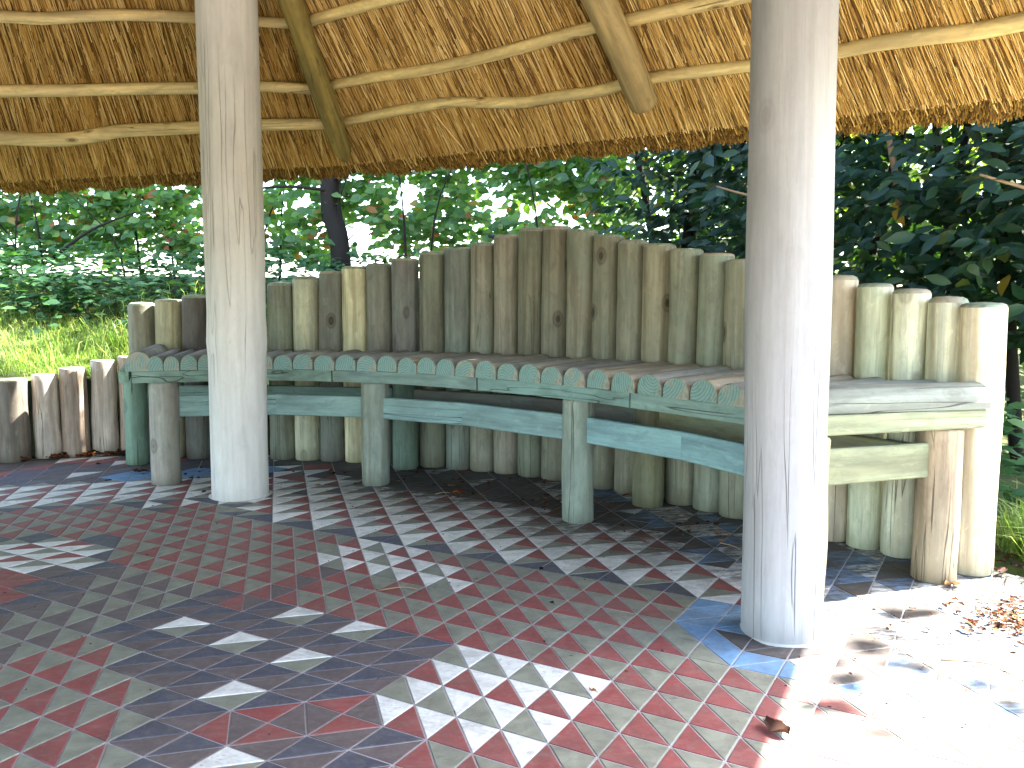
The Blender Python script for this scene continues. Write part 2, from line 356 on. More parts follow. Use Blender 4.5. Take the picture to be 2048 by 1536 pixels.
BACK = spline([(-1.97, 4.45), (-1.6, 4.40), (-1.18, 4.38), (-.78, 4.31), (-.26, 4.13), (.09, 3.96), (.41, 3.70), (.72, 3.38), (.87, 3.18), (1.18, 2.78), (1.41, 2.49)]); BS = arclen(BACK)

# ------------------------------------------------------------------ ground
# outline of the paved area, back and sides; the turf bank starts there
EDGE = [(-9, 2.2), (-6, 3.1), (-4.2, 3.75), (-2.9, 4.22), (-2.43, 4.40), (-2.10, 4.58), (-1.95, 4.56), (-1.5, 4.49), (-1.0, 4.46), (-.55, 4.34), (0, 4.13), (.5, 3.75), (1.0, 3.15), (1.35, 2.68), (1.62, 2.33), (2.3, 2.12), (4.5, 2.0), (9, 1.6)]
def bank():
    P = [Vector(p) for p in EDGE]; N = []
    for i in range(len(P)):
        d = (P[min(i + 1, len(P) - 1)] - P[max(i - 1, 0)]).normalized(); N.append(Vector((-d.y, d.x)))
    D = [0, .06, .15, .3, .5, .75, 1.05, 1.4, 1.8, 2.3, 3.0, 4.2, 7, 15, 50]
    V, F = [], []
    for i, (p, n) in enumerate(zip(P, N)):
        x = p.x; A = .40 if x < -1.9 else max(.0, .40 * (1 - (x + 1.9) / 2.2)); T = 1.0 if x < -.2 else max(.0, 1.0 * (1 - (x + .2) / 1.6)); T = max(T, .02)
        for d in D:
            f = min(1, d / 2.1); f = f * f * (3 - 2 * f); z = A + (T - A) * f if T > A else A + (T - A) * f
            if d > 4: z -= (d - 4) * .02
            z += .02 * noise.noise(Vector((p.x * 2, d * 2, 0))) * min(1, d * 3) - (.03 if A < .02 and d < .1 else 0)
            q = p + n * d; V.append((q.x, q.y, z))
    m = len(D)
    for i in range(len(P) - 1):
        for j in range(m - 1): F.append((i * m + j, (i + 1) * m + j, (i + 1) * m + j + 1, i * m + j + 1))
    o = mk('grass_bank', mesh('grass_bank', V, F, [M_TURF], None, True)); tag(o, 'grassy bank rising behind the timber edging and the bench', kind='structure'); return o
BANK = bank()
def bank_z():
    from mathutils.bvhtree import BVHTree
    me = BANK.data; b = BVHTree.FromPolygons([v.co for v in me.vertices], [tuple(p.vertices) for p in me.polygons])
    def f(x, y):
        h = b.ray_cast(Vector((x, y, 5)), Vector((0, 0, -1)))
        return h[0].z if h[0] is not None else 0.
    return f
BZ = bank_z()
g = mk('ground', mesh('ground', [(-80, -80, -.05), (80, -80, -.05), (80, 80, -.05), (-80, 80, -.05)], [(0, 1, 2, 3)], [M_TURF])); tag(g, 'grassy ground around the shelter', kind='structure')

M_BOUNCE = simple('bounce_gravel', '938b7e', .9, 25, .25, .5)
pth = mk('bounce_path', mesh('bounce_path', [(-9, -9, -.012), (10, -9, -.012), (10, 1.5, -.012), (4.5, 1.95, -.012), (2.3, 2.08, -.012), (-6, 2.9, -.012), (-9, 2.1, -.012)], [tuple(range(7))], [M_BOUNCE]))  # out of view, added to bounce sunlight up onto posts and thatch
tag(pth, 'unseen pale gravel added around the shelter to bounce sunlight inside', kind='structure')

# ------------------------------------------------------------------ tiled floor
S, ANG, OX, OY = .1, R(-29.67), -.0099 * .8, 2.2109 * .8
e1 = Vector((math.cos(ANG), math.sin(ANG))); e2 = Vector((-math.sin(ANG), math.cos(ANG)))
def lat(i, j): return Vector((OX, OY)) + e1 * (S * i) + e2 * (S * j)
D_ROWS = {0: (-10, -3), -1: (-10, -3), -2: (-10, -3), -3: (-10, -3), -4: (-8, -1), -5: (-6, -1), -6: (-5, -1), -7: (-4, 0), -8: (-3, 1)}
SPECIAL = {(-9, 0): 'ARB', (-3, -3): 'MNR', (-2, -3): 'ABW', (-4, -4): 'MNR', (-3, -4): 'ABB', (-2, -4): 'MRB', (-4, -5): 'ARB', (-3, -5): 'MRB', (-9, -3): 'MNB',
           (-9, 1): 'ARB', (-9, 2): 'ARB', (-9, 3): 'ARB', (-16, -1): 'MBB', (-17, -2): 'MRR', (-16, -2): 'MRR', (-16, -3): 'MRR', (-15, -3): 'MRR', (-17, -1): 'MGW',
           (-20, 1): 'MNN', (-21, 0): 'MNN', (-18, 2): 'MNN', (-17, 2): 'ANG', (-16, 1): 'ANG', (-15, 0): 'MNB', (-15, -1): 'MNB', (-15, -2): 'MNB', (-14, -2): 'MNB', (-14, -3): 'MNB', (-14, -4): 'MNB', (-15, -4): 'MNB',
           (2, 6): 'MLL', (2, 5): 'MLL', (3, 5): 'MLL', (3, 4): 'ALD', (2, 4): 'AGL', (3, 3): 'AGL', (4, 3): 'MLL', (5, 3): 'ALW', (4, 4): 'MDD', (4, 5): 'MDD', (3, 6): 'MLL', (7, 3): 'ALL'}
WHITE_D = {(-9, -2), (-7, -2), (-5, -2), (-7, 0), (-5, 0), (-5, -4), (-3, -6), (-1, -8)}
WHITE2 = {(-10, 4), (-10, 5), (-10, 6), (-9, 4), (-9, 5), (-9, 6), (-8, 4), (-8, 5), (-8, 6), (-7, 4), (-7, 5), (-6, 4), (-6, 5), (-5, 4)}
WL = {(-19, 1), (-18, 1), (-17, 1), (-20, 0), (-19, 0), (-18, 0), (-17, 0), (-16, 0), (-20, -1), (-19, -1), (-18, -1), (-21, -1)}
PW = {(0, 11): 'L', (0, 13): 'L', (1, 10): 'D', (1, 12): 'W', (5, 12): 'W', (6, 11): 'L', (5, 10): 'D', (0, 15): 'L', (5, 4): 'W', (7, 4): 'W', (8, 5): 'L', (2, 9): 'W', (6, 9): 'D', (2, 11): 'L', (6, 5): 'D', (7, 6): 'W'}
PC = {(0, 12): 'D', (0, 14): 'W', (1, 11): 'L', (1, 13): 'L', (2, 10): 'W', (2, 8): 'L', (6, 12): 'D', (5, 11): 'L', (6, 10): 'W', (5, 9): 'L', (6, 4): 'D', (8, 4): 'D', (9, 5): 'L', (5, 13): 'L', (7, 11): 'W', (7, 5): 'L'}
def rh(i, j, k=0): return random.Random(i * 7919 + j * 104729 + k * 31).random()
def pick(i, j, k, opts):
    r = rh(i, j, k)
    for c, p in opts:
        if r < p: return c
        r -= p
    return opts[0][0]
def region(i, j):
    s = i + j; d = i - j
    if (i, j) in SPECIAL: return 'S'
    if s >= 11 and j >= 3: return 'P'
    top = (d <= -35) if s < -8 else ((j >= 14 and i > -18) or (j >= 13 and i >= -6) or d <= -33)
    if top: return 'T'
    if d <= -28 or j >= 8 or (j == 7 and (i <= -20 or i >= -17)) or (j == 6 and -22 <= i <= -20): return 'W'
    if j >= 3 and i >= 4: return 'P'
    return 'F'
def par(i, j): return 0 if (i + j + 1 < -8) else 1
HALF = {}      # (i, j, half) -> (colour, merge)
def halves():
    for i in range(-44, 17):
        for j in range(-12, 34):
            p = lat(i + .5, j + .5)
            if p.y < .25 or p.y > 5.4: continue
            rg = region(i, j)
            if rg == 'S': sp = SPECIAL[(i, j)]; t, a, b, m = sp[0], sp[1], sp[2], False
            elif rg == 'F':
                m = False
                if (i, j) in WHITE_D: t, a, b = 'M', 'W', 'G'
                elif (i, j) in WHITE2: t, a, b = 'A', 'G' if (i + j) % 2 else 'R', 'W'
                elif -2 <= i <= 1 and -3 <= j <= 0: t, a, b = 'A', 'R' if j % 2 else 'G', 'W'
                elif (i, j) in WL: t, a, b = 'M', 'R' if (i + j) % 2 else 'G', 'W'
                elif j in D_ROWS and D_ROWS[j][0] <= i <= D_ROWS[j][1]: t, a, b = 'M', 'N', 'B'
                elif -14 <= i <= -11 and j <= 0 and j >= -6: t, a, b = 'A', 'B', 'G'
                elif i < -14 and j < -2: t, a, b = 'M', 'N', 'B'
                else: t, a, b = 'A', 'R', 'G'
            elif rg == 'W':
                m = True; low = region(i, j - 1) == 'F' or i - j == -28
                if (i + j) % 2 == par(i, j): t, a, b = 'M', 'G', 'N' if low else 'W'
                else: t, a, b = 'A', 'N' if low else 'R', 'W'
                if i - j == -28 and t == 'M': b = 'N'
            else:
                m = True; pr = par(i, j)
                if (i + j) % 2 == pr: t = 'M'; wk = (i, j); ck = (i, j + 1)
                else: t = 'A'; wk = (i, j + 1); ck = (i, j)
                if rg == 'P':
                    wc = PW.get(wk) or pick(*wk, 1, [('W', .4), ('L', .42), ('D', .18)]); cc = PC.get(ck) or pick(*ck, 2, [('D', .4), ('L', .4), ('W', .2)])
                else:
                    bl = i + j <= -8 and -37 <= i - j <= -35 and i + j >= -18
                    wc = 'L' if bl else pick(*wk, 1, [('D', .38), ('N', .34), ('W', .20), ('R', .08)]); cc = 'L' if bl else pick(*ck, 2, [('D', .45), ('N', .35), ('R', .12), ('B', .08)])
                a, b = (cc, wc)      # M: UL belongs to c, LR to w ; A: LL belongs to c, UR to w
            if t == 'M': HALF[(i, j, 'UL')] = (a, m); HALF[(i, j, 'LR')] = (b, m)
            else: HALF[(i, j, 'LL')] = (a, m); HALF[(i, j, 'UR')] = (b, m)
halves()
TRI = {'LL': ((0, 0), (1, 0), (0, 1)), 'UR': ((1, 0), (1, 1), (0, 1)), 'UL': ((0, 0), (1, 1), (0, 1)), 'LR': ((0, 0), (1, 0), (1, 1))}
tiles = []; used = set()
for (i, j, h), (c, m) in list(HALF.items()):
    if (i, j, h) in used: continue
    if m and h == 'LR':
        o = HALF.get((i, j - 1, 'UR'))
        if o and o[1] and o[0] == c and c != 'N': used |= {(i, j, h), (i, j - 1, 'UR')}; tiles.append((i, j, 'BW', c)); continue
    if m and h == 'UR' and c != 'N':
        o = HALF.get((i, j + 1, 'LR'))
        if o and o[1] and o[0] == c: continue       # made from its other half
    if m and h == 'LL' and c not in 'GR':
        o = HALF.get((i, j - 1, 'UL'))
        if o and o[0] == c and o[1]: used |= {(i, j, h), (i, j - 1, 'UL')}; tiles.append((i, j, 'BC', c)); continue
    if m and h == 'UL' and c not in 'GR':
        o = HALF.get((i, j + 1, 'LL'))
        if o and o[0] == c and o[1]: continue
    tiles.append((i, j, h, c))
TRI['BW'] = ((0, 0), (1, -1), (1, 1)); TRI['BC'] = ((0, -1), (1, 0), (0, 1))
from mathutils.geometry import intersect_point_tri_2d
def inside_floor(p):
    if p.y > 5.5 or p.x > 2.35 + .1 * math.sin(p.y * 5): return False
    for (x0, y0), (x1, y1) in zip(EDGE, EDGE[1:]):
        if x0 <= p.x <= x1:
            ye = y0 + (y1 - y0) * (p.x - x0) / (x1 - x0); return p.y < ye - .03
    return False
JG = .0019       # half joint
def tile_local(kind):
    P = [e1 * (S * a) + e2 * (S * b) for a, b in TRI[kind]]; c = sum(P, Vector((0, 0))) / 3
    def inset(P, d):
        out = []
        for k in range(3):
            p, a, b = P[k], P[k - 1], P[(k + 1) % 3]; u = (a - p).normalized(); v = (b - p).normalized(); bis = (u + v).normalized()
            out.append(p + bis * (d / max(math.sin(u.angle(v) / 2), .2)))
        return out
    A = inset(P, JG); B = inset(P, JG + .0012)
    V = [(q.x, q.y, -.003) for q in A] + [(q.x, q.y, -.0002) for q in A] + [(q.x, q.y, .0004) for q in B]
    F = [(6, 7, 8)]
    for k in range(3): n = (k + 1) % 3; F += [(k, n, 3 + n, 3 + k), (3 + k, 3 + n, 6 + n, 6 + k)]
    # ccw check
    ar = (A[1] - A[0]).cross(A[2] - A[0]) if hasattr(A[0], 'cross') else 0
    if ar < 0: F = [tuple(reversed(f)) for f in F]
    return V, F, c
TL = {k: tile_local(k) for k in TRI}
def proj(x, y, z):
    M = camo.matrix_world.inverted() @ Vector((x, y, z))
    if M.z > -.05: return None
    return 1024 + FPX * M.x / -M.z, 768 - FPX * M.y / -M.z
floor = mk('floor', mesh('floor', [(-7, .2, -.0012), (-7, 2.78, -.0012)] + [(x, y, -.0012) for x, y in EDGE[1:15]] + [(2.3, 2.1, -.0012), (2.45, .2, -.0012)], [tuple(reversed(range(18)))], [M_GROUT]))
tag(floor, 'floor of small triangular tiles in red, olive, white, navy and blue', kind='structure')
rank = []
for t in tiles:
    i, j, k, c = t; V, F, cc = TL[k]; p = lat(i, j) + cc
    if not inside_floor(p): continue
    q = proj(p.x, p.y, 0); vis = q is not None and -10 < q[0] < 2058 and q[1] < 1546
    rank.append((0 if vis else 1, p.length, t))
rank.sort(key=lambda r: (r[0], r[1]))
tmeshes = {}
for k in TRI: V, F, cc = TL[k]; tmeshes[k] = mesh('tile', V, F, [TM['G']])
for r in rank[:300]:
    i, j, k, c = r[2]; p = lat(i, j); o = mk('tile', tmeshes[k], floor, (p.x, p.y, rs.uniform(-.0003, .0003)))
    o.rotation_euler = (rs.uniform(-.002, .002), rs.uniform(-.002, .002), rs.uniform(-.004, .004))
    o.material_slots[0].link = 'OBJECT'; o.material_slots[0].material = TM[c]
V, F, MI = [], [], []; keys = list(TM)
for r in rank[300:]:
    i, j, k, c = r[2]; p = lat(i, j); v, f, cc = TL[k]; b = len(V); dz = rs.uniform(-.0003, .0003)
    V += [(x + p.x, y + p.y, z + dz) for x, y, z in v]; F += [tuple(q + b for q in ff) for ff in f]; MI += [keys.index(c)] * len(f)
o = mk('tiles', mesh('tiles', V, F, [TM[k] for k in keys], MI), floor); o['kind'] = 'stuff'
# concrete collars the posts stand in
def collar(name, x, y, r, parent):
    V = [(x + r * (1 + .08 * math.sin(3 * a + x)) * math.cos(a), y + r * (1 + .08 * math.cos(2 * a)) * math.sin(a), z) for z, s in ((.0, 1), (.003, 1)) for a in [2 * math.pi * k / 28 for k in range(28)]]
    V += [(x + r * .7 * math.cos(2 * math.pi * k / 28), y + r * .7 * math.sin(2 * math.pi * k / 28), .006) for k in range(28)]
    F = [(k, (k + 1) % 28, 28 + (k + 1) % 28, 28 + k) for k in range(28)] + [(28 + k, 28 + (k + 1) % 28, 56 + (k + 1) % 28, 56 + k) for k in range(28)] + [tuple(range(56, 84))]
    return mk(name, mesh(name, V, F, [M_CONC], None, True), parent)
collar('mortar_collar', .672, 2.03, .105, floor); collar('mortar_collar', -1.132, 3.515, .126, floor)

# ------------------------------------------------------------------ posts
def post(x, y, r, topx, ztop, h, label, bul):
    e = empty('roof_post', (x, y, 0)); tag(e, label, 'post', 'limed posts holding up the roof')
    me = log_mesh('post_shaft', h, r, [M_POST, M_TOP], seg=40, rings=34, wob=.004, taper=-.0, bevel=.004, oval=.012, bulges=bul)
    o = mk('post_shaft', me, e, (0, 0, 0)); o.rotation_euler = (0, (topx - x) / ztop, 0); o.color = (.56, .54, .49, 1) if x < 0 else (.335, .335, .335, 1)
    return e
post(-1.132, 3.515, .117, -1.135, 2.0, 2.05, 'thick white post at the left with a knot bulge on its right side', [(.006, .66, .05), (.003, 1.1, .3)])
post(.665, 2.039, .0955, .650, 1.5, 2.62, 'white post at the right standing in front of the bench end', [(.003, .9, .25), (-.002, .35, .2)])

# ------------------------------------------------------------------ bench
bench = empty('curved_bench', (-.2, 3.6, 0)); tag(bench, 'long curved timber bench with half-round slat seat and a peaked back of upright logs', 'bench')
BL = bench.location
BP = [(-1.92, 4.443, .805, '7b715e'), (-1.773, 4.421, .821, 'a09a76'), (-1.625, 4.402, .844, '584e4a'), (-1.485, 4.394, .864, '7d7868'), (-1.343, 4.39, .885, '726d5c'), (-1.185, 4.381, .908, '6f6f5c'), (-1.051, 4.365, .938, 'aaa585'), (-.918, 4.343, .963, '6f6b62'), (-.785, 4.311, .987, 'bdb48a'), (-.654, 4.272, 1.0, '736c60'), (-.524, 4.229, 1.023, '6c6562'), (-.387, 4.179, 1.054, '6e6a57'), (-.257, 4.129, 1.07, '70746a'), (-.139, 4.08, 1.091, '827d6a'), (-.024, 4.026, 1.122, '857a68'), (.091, 3.959, 1.146, '6c6853'), (.201, 3.881, 1.149, '726a57'), (.309, 3.791, 1.126, '807963'), (.407, 3.703, 1.097, '78725c'), (.505, 3.609, 1.069, '7c745e'), (.595, 3.516, 1.047, '8b8368'), (.689, 3.415, 1.02, '837e66'), (.78, 3.307, .996, '80826c'), (.858, 3.196, .968, '858068'), (.94, 3.089, .943, '8d8c74'), (1.021, 2.985, .921, 'a09c80'), (1.1, 2.882, .899, 'b49e84'), (1.175, 2.786, .87, 'b3b492'), (1.25, 2.692, .851, 'c2c0a2'), (1.321, 2.602, .826, 'b8b698'), (1.387, 2.519, .808, 'cdbd9a')]
for k, (x, y, h, c) in enumerate(BP):
    a = BP[max(k - 1, 0)]; b = BP[min(k + 1, len(BP) - 1)]; sp = math.hypot(b[0] - a[0], b[1] - a[1]) / (2 if 0 < k < len(BP) - 1 else 1)
    r = min(sp * .49, .068) if k < 27 else (.057, .056, .055, .0635)[k - 27]; new = k >= 26
    me = log_mesh('back_log', h, r, [M_NEWLOG if new else M_LOG, M_TOP], wob=.0018, bevel=rnd.uniform(.012, .019), dome=.003)
    o = mk('back_log', me, bench, Vector((x, y, 0)) - BL); cc = lin(c); gy = sum(cc) / 3; cc = [(x * .78 + gy * .22) * 1.32 for x in cc]; o.color = (cc[0] * .98, cc[1], cc[2] * .98, 1); o.rotation_euler = (rnd.uniform(-.006, .006), rnd.uniform(-.006, .006), rnd.uniform(0, 6))
# seat slats
NSL = 32; ZS = .506
def by_u(C, u, z):
    best = min(C, key=lambda p: abs(proj0(p.x, p.y, z) - u)); return best
def proj0(x, y, z):
    M = CAMI @ Vector((x, y, z)); return 1024 + FPX * M.x / -M.z
CAMI = camo.matrix_world.inverted()
FU = [277, 310, 342, 378, 413, 450, 488, 526, 564, 605, 648, 690, 733, 774, 813, 853, 890, 930, 971, 1015, 1058, 1102, 1147, 1194, 1244, 1298, 1351, 1405, 1462, 1520, 1580]
BU = [(277, 322), (310, 358), (413, 455), (564, 622), (648, 722), (774, 872), (890, 1008), (1059, 1192), (1244, 1400), (1353, 1525), (1462, 1648), (1580, 1775), (1640, 1845)]
FP = [by_u(FRONT, u, ZS) for u in FU]; 
BPt = [by_u(BACK, float(np.interp(u, [a for a, b in BU], [b for a, b in BU])), ZS + .06) for u in FU]
# even out the spacing a little, as the joiner did
FP = [FP[0]] + [(FP[k - 1] + FP[k] * 2 + FP[k + 1]) / 4 for k in range(1, len(FP) - 1)] + [FP[-1]]
for k, (F0, B0) in enumerate(zip(FP, BPt)):
    d = B0 - F0; L = d.length - .066; d.normalize(); lo, hi = FP[max(k - 1, 0)], FP[min(k + 1, len(FP) - 1)]; tg = (hi - lo); sp = tg.length / (2 if 0 < k < len(FP) - 1 else 1); tg.normalize()
    cr_ = abs(tg.x * d.y - tg.y * d.x); dt = tg.dot(d); wd = min(sp * cr_ * .985, .108); h = .068 + rnd.uniform(-.003, .004)
    if k == 0: h, wd = .088, .105
    me = slat_mesh('seat_slat', L, wd, h, [M_SLAT, M_END], shear=(dt / cr_)); o = mk('seat_slat', me, bench)
    z = Vector((d.x, d.y, 0)); y = Vector((0, 0, 1)); x = y.cross(z)
    M = Matrix((x, y, z)).transposed().to_4x4(); M.translation = Vector((F0.x, F0.y, ZS + .001 + (.0015 if k % 2 else 0))) - BL; o.matrix_basis = M
    c = lin(rnd.choice(['96948a', 'a09c8c', '8f8d88', 'a69c88', '94948a', 'ac9f86', '8e9088'])); o.color = (*c, 1)
# long end slat lying along the right end of the seat, and the piece beside it
for q, (A, B) in enumerate((((.800, 2.325), (1.362, 2.470)), ((.790, 2.44), (1.285, 2.575)))):
    A, B = Vector(A), Vector(B); d = (B - A).normalized(); me = slat_mesh('seat_slat', (B - A).length, .118 if q == 0 else .09, .072 if q == 0 else .068, [M_SLAT, M_END]); o = mk('seat_slat', me, bench)
    z = Vector((d.x, d.y, 0)); y = Vector((0, 0, 1)); x = y.cross(z); M = Matrix((x, y, z)).transposed().to_4x4(); M.translation = Vector((A.x, A.y, ZS + .002 + q * .002)) - BL; o.matrix_basis = M
    o.color = (*lin('86897e'), 1)
# apron under the slat ends: boards meeting at the legs
def offset(C, Sx, f, d):
    p = pt(C, Sx, f); a, b = pt(C, Sx, max(f - .01, 0)), pt(C, Sx, min(f + .01, 1)); t = (b - a).normalized(); return p + Vector((-t.y, t.x)) * d
AF = [0.005, .27, .50, .74, .915]
def curved_board(name, C, Sx, f0, f1, z1, h, t, off, m, col, n=14):
    V, F = [], []; L = 0; prev = None
    P0 = offset(C, Sx, f0, off)
    for k in range(n + 1):
        f = f0 + (f1 - f0) * k / n; 
        for dd, z in ((off - t / 2, z1), (off - t / 2, z1 - h), (off + t / 2, z1 - h), (off + t / 2, z1)):
            q = offset(C, Sx, f, dd); V.append((q.x, q.y, z))
    for k in range(n):
        for j in range(4): F.append((k * 4 + j, (k + 1) * 4 + j, (k + 1) * 4 + (j + 1) % 4, k * 4 + (j + 1) % 4))
    F.append((0, 1, 2, 3)); F.append((n * 4 + 3, n * 4 + 2, n * 4 + 1, n * 4))
    # local frame with z along the board so the grain follows it
    A = Vector(V[0]); B = Vector(V[n * 4]); z = (B - A).normalized(); y = Vector((0, 0, 1)); x = y.cross(z).normalized(); M = Matrix((x, y, z)).transposed().to_4x4(); M.translation = A; Mi = M.inverted()
    o = mk(name, mesh(name, [Mi @ Vector(v) for v in V], F, [m]), bench); o.matrix_basis = Matrix.Translation(-BL) @ M; o.color = (*col, 1); return o
for k in range(4):
    curved_board('front_apron', FRONT, FS, AF[k] + .0012, AF[k + 1] - .0012, ZS, .050, .042, .030, M_PAINT, lin(['728779', '788f86', '708c84', '738a81'][k]))
beam_obj('end_apron', (.800, 2.262, ZS), (1.348, 2.438, ZS), .054, .04, M_NEWLOG, bench, col=lin('8f9474'))
beam_obj('end_apron', (-1.69, 3.70, ZS), (-1.93, 4.30, ZS), .05, .04, M_PAINT, bench, col=lin('7d9a88'))
beam_obj('rear_apron', (-1.80, 4.30, ZS), (-.50, 4.10, ZS), .05, .04, M_LOG, bench, col=lin('6c6a58'))
beam_obj('rear_apron', (-.48, 4.09, ZS), (.50, 3.42, ZS), .05, .04, M_LOG, bench, col=lin('6c6a58'))
beam_obj('rear_apron', (.51, 3.40, ZS), (1.19, 2.55, ZS), .05, .04, M_LOG, bench, col=lin('86805c'))
# legs
legs = [(-1.545, 3.765, .064, ZS - .05, '9b948a', 0), (-.606, 3.755, .062, ZS - .05, '8a9285', 1), (.245, 3.122, .060, ZS - .05, '8a9487', 1), (.797, 2.262, .054, ZS - .056, 'b5a182', 0),
        (-1.875, 4.225, .055, ZS - .052, '77947f', 1), (-.52, 4.125, .060, ZS - .05, '6d8373', 1), (.545, 3.37, .062, ZS - .05, '7b7a5e', 0), (1.243, 2.452, .062, ZS - .056, 'a48f76', 2)]
for x, y, r, h, c, gm in legs:
    me = log_mesh('leg', h, r, [(M_LOG, M_LEG, M_NEWLOG)[gm], M_TOP], wob=.0018, bevel=.008, dome=0); o = mk('leg', me, bench, Vector((x, y, 0)) - BL); o.color = (*lin(c), 1); o.rotation_euler = (0, 0, rnd.uniform(0, 6))
for x, y, z in ((.245, 3.122, .345), (-.606, 3.755, .36), (-.606, 3.755, .32), (.797, 2.262, .345)):
    dd = Vector((-x, -y, 0)).normalized(); p = Vector((x, y, z)) + dd * .056; bm = bmesh.new(); bmesh.ops.create_cone(bm, cap_ends=True, segments=12, radius1=.008, radius2=.006, depth=.012); me = bpy.data.meshes.new('bolt'); bm.to_mesh(me); bm.free(); me.materials.append(M_BOLT)
    o = mk('bolt', me, bench, p - BL); o.rotation_euler = dd.to_track_quat('Z', 'Y').to_euler()
# lower rails: two boards meeting in the middle of each bay
def rail(A, Mid, B, col, z1=.392, h=.094, t=.03, m=M_PAINT):
    for P, Q in ((A, Mid), (Mid, B)):
        d = (Vector(Q) - Vector(P)).normalized() * .001; beam_obj('rail', (P[0] + d.x, P[1] + d.y, z1), (Q[0] - d.x, Q[1] - d.y, z1), h, t, m, bench, col=col)
rail((-1.49, 3.785), (-1.07, 3.86), (-.66, 3.775), lin('7f9a95')); rail((-.56, 3.725), (-.20, 3.53), (.205, 3.165), lin('819f9e')); rail((.282, 3.08), (.56, 2.74), (.79, 2.31), lin('7da0a3'))
rail((-1.82, 4.25), (-1.2, 4.27), (-.58, 4.15), lin('6e8478')); rail((-.465, 4.10), (0, 3.84), (.50, 3.41), lin('6b685e')); rail((.585, 3.33), (.85, 3.0), (1.2, 2.50), lin('87855f'))
beam_obj('rail', (.80, 2.262, .415), (1.19, 2.43, .408), .10, .03, M_NEWLOG, bench, col=lin('868a6c'))

# ------------------------------------------------------------------ timber edging at the left
LG = [(-2.99, 4.06, .39, .074, 'b1a79c'), (-2.84, 4.14, .41, .074, '9c9288'), (-2.70, 4.24, .39, .078, '8f8a7e'), (-2.545, 4.315, .415, .084, '7c756b'), (-2.417, 4.400, .435, .062, 'cfc4b8'), (-2.300, 4.460, .465, .070, 'a8988a'), (-2.175, 4.52, .50, .066, 'cbc1b5'), (-2.05, 4.56, .52, .062, 'b09f8f')]
LBL = ['pale round log in the edging at the far left out of sight of the bench', 'greyish round edging log beside the frame edge', 'short grey edging log before the dark one', 'wide dark rotting log at the left frame edge holding back the grass', 'narrow pale log between the dark log and the brown log of the grass edging',
       'wide reddish brown stained log in the middle of the grass edging', 'pale smooth log of the edging, taller than the brown log on its left', 'brownish edging log half hidden against the left end of the bench']
for (x, y, h, r, c), lb in zip(LG, LBL):
    e = empty('edging_log', (x, y, 0)); tag(e, lb, 'log', 'upright logs edging the grass bank')
    o = mk('log', log_mesh('log', h, r, [M_EDGE, M_TOP], wob=.004, taper=.04, bevel=.006, oval=.05, dome=.002), e); o.color = (*lin(c), 1); o.rotation_euler = (rnd.uniform(-.02, .02), rnd.uniform(-.02, .02), rnd.uniform(0, 6))

# ------------------------------------------------------------------ thatched roof
roof = empty('thatched_roof', (0, 0, 0)); tag(roof, 'thatched roof seen from below with peeled pole battens, rafters and a ragged straw eave', 'roof')
SL = .84
PA = (math.sin(R(-5)), math.cos(R(-5)), SL, 1.66, 4.225)
PB = (.53, .848, SL, 1.66, 3.12)
APEX = Vector((-1.66, .68, 4.52))
c1 = on_plane(690, 322, PB); q0 = on_plane(0, 356, PA); c0 = c1 + (q0 - c1) * ((-4.15 - c1.x) / (q0.x - c1.x))
q2 = on_plane(2048, 184, PB); c2 = c1 + (q2 - c1) * ((2.03 - c1.x) / (q2.x - c1.x))
c3 = Vector((c2.x - 1.42, c2.y - 2.7, c2.z)); c4 = Vector((-1.2, -1.9, 1.50)); c5 = Vector((-4.2, -1.3, 1.50)); c6 = Vector((-5.2, 1.4, 1.45))
CORN = [c0, c1, c2, c3, c4, c5, c6]
def slab():
    V, F, mi = [], [], []; n = len(CORN)
    up = Vector((0, 0, 1)); V.append(APEX + up * .02); V.append(APEX + up * .32)
    for k in range(n):
        a, b = CORN[k], CORN[(k + 1) % n]; m = 14
        for q in range(m):
            p = a.lerp(b, q / m); out = Vector((p.x - APEX.x, p.y - APEX.y, 0)).normalized(); V.append(p + up * .012); V.append(p + out * .16 + up * -.030); V.append(p + out * .24 + up * .14)
    tot = n * 14
    for k in range(tot):
        a, b = 2 + 3 * k, 2 + 3 * ((k + 1) % tot); F += [(0, a, b), (1, b + 2, a + 2), (a, a + 1, b + 1, b), (a + 1, a + 2, b + 2, b + 1)]; mi += [0, 1, 0, 1]
    return mesh('thatch', V, F, [M_THDARK, M_THTOP], mi)
mk('thatch', slab(), roof)
def plane_pt(P, p2): return Vector((p2.x, p2.y, P[3] - P[2] * (P[0] * p2.x + P[1] * p2.y - P[4])))
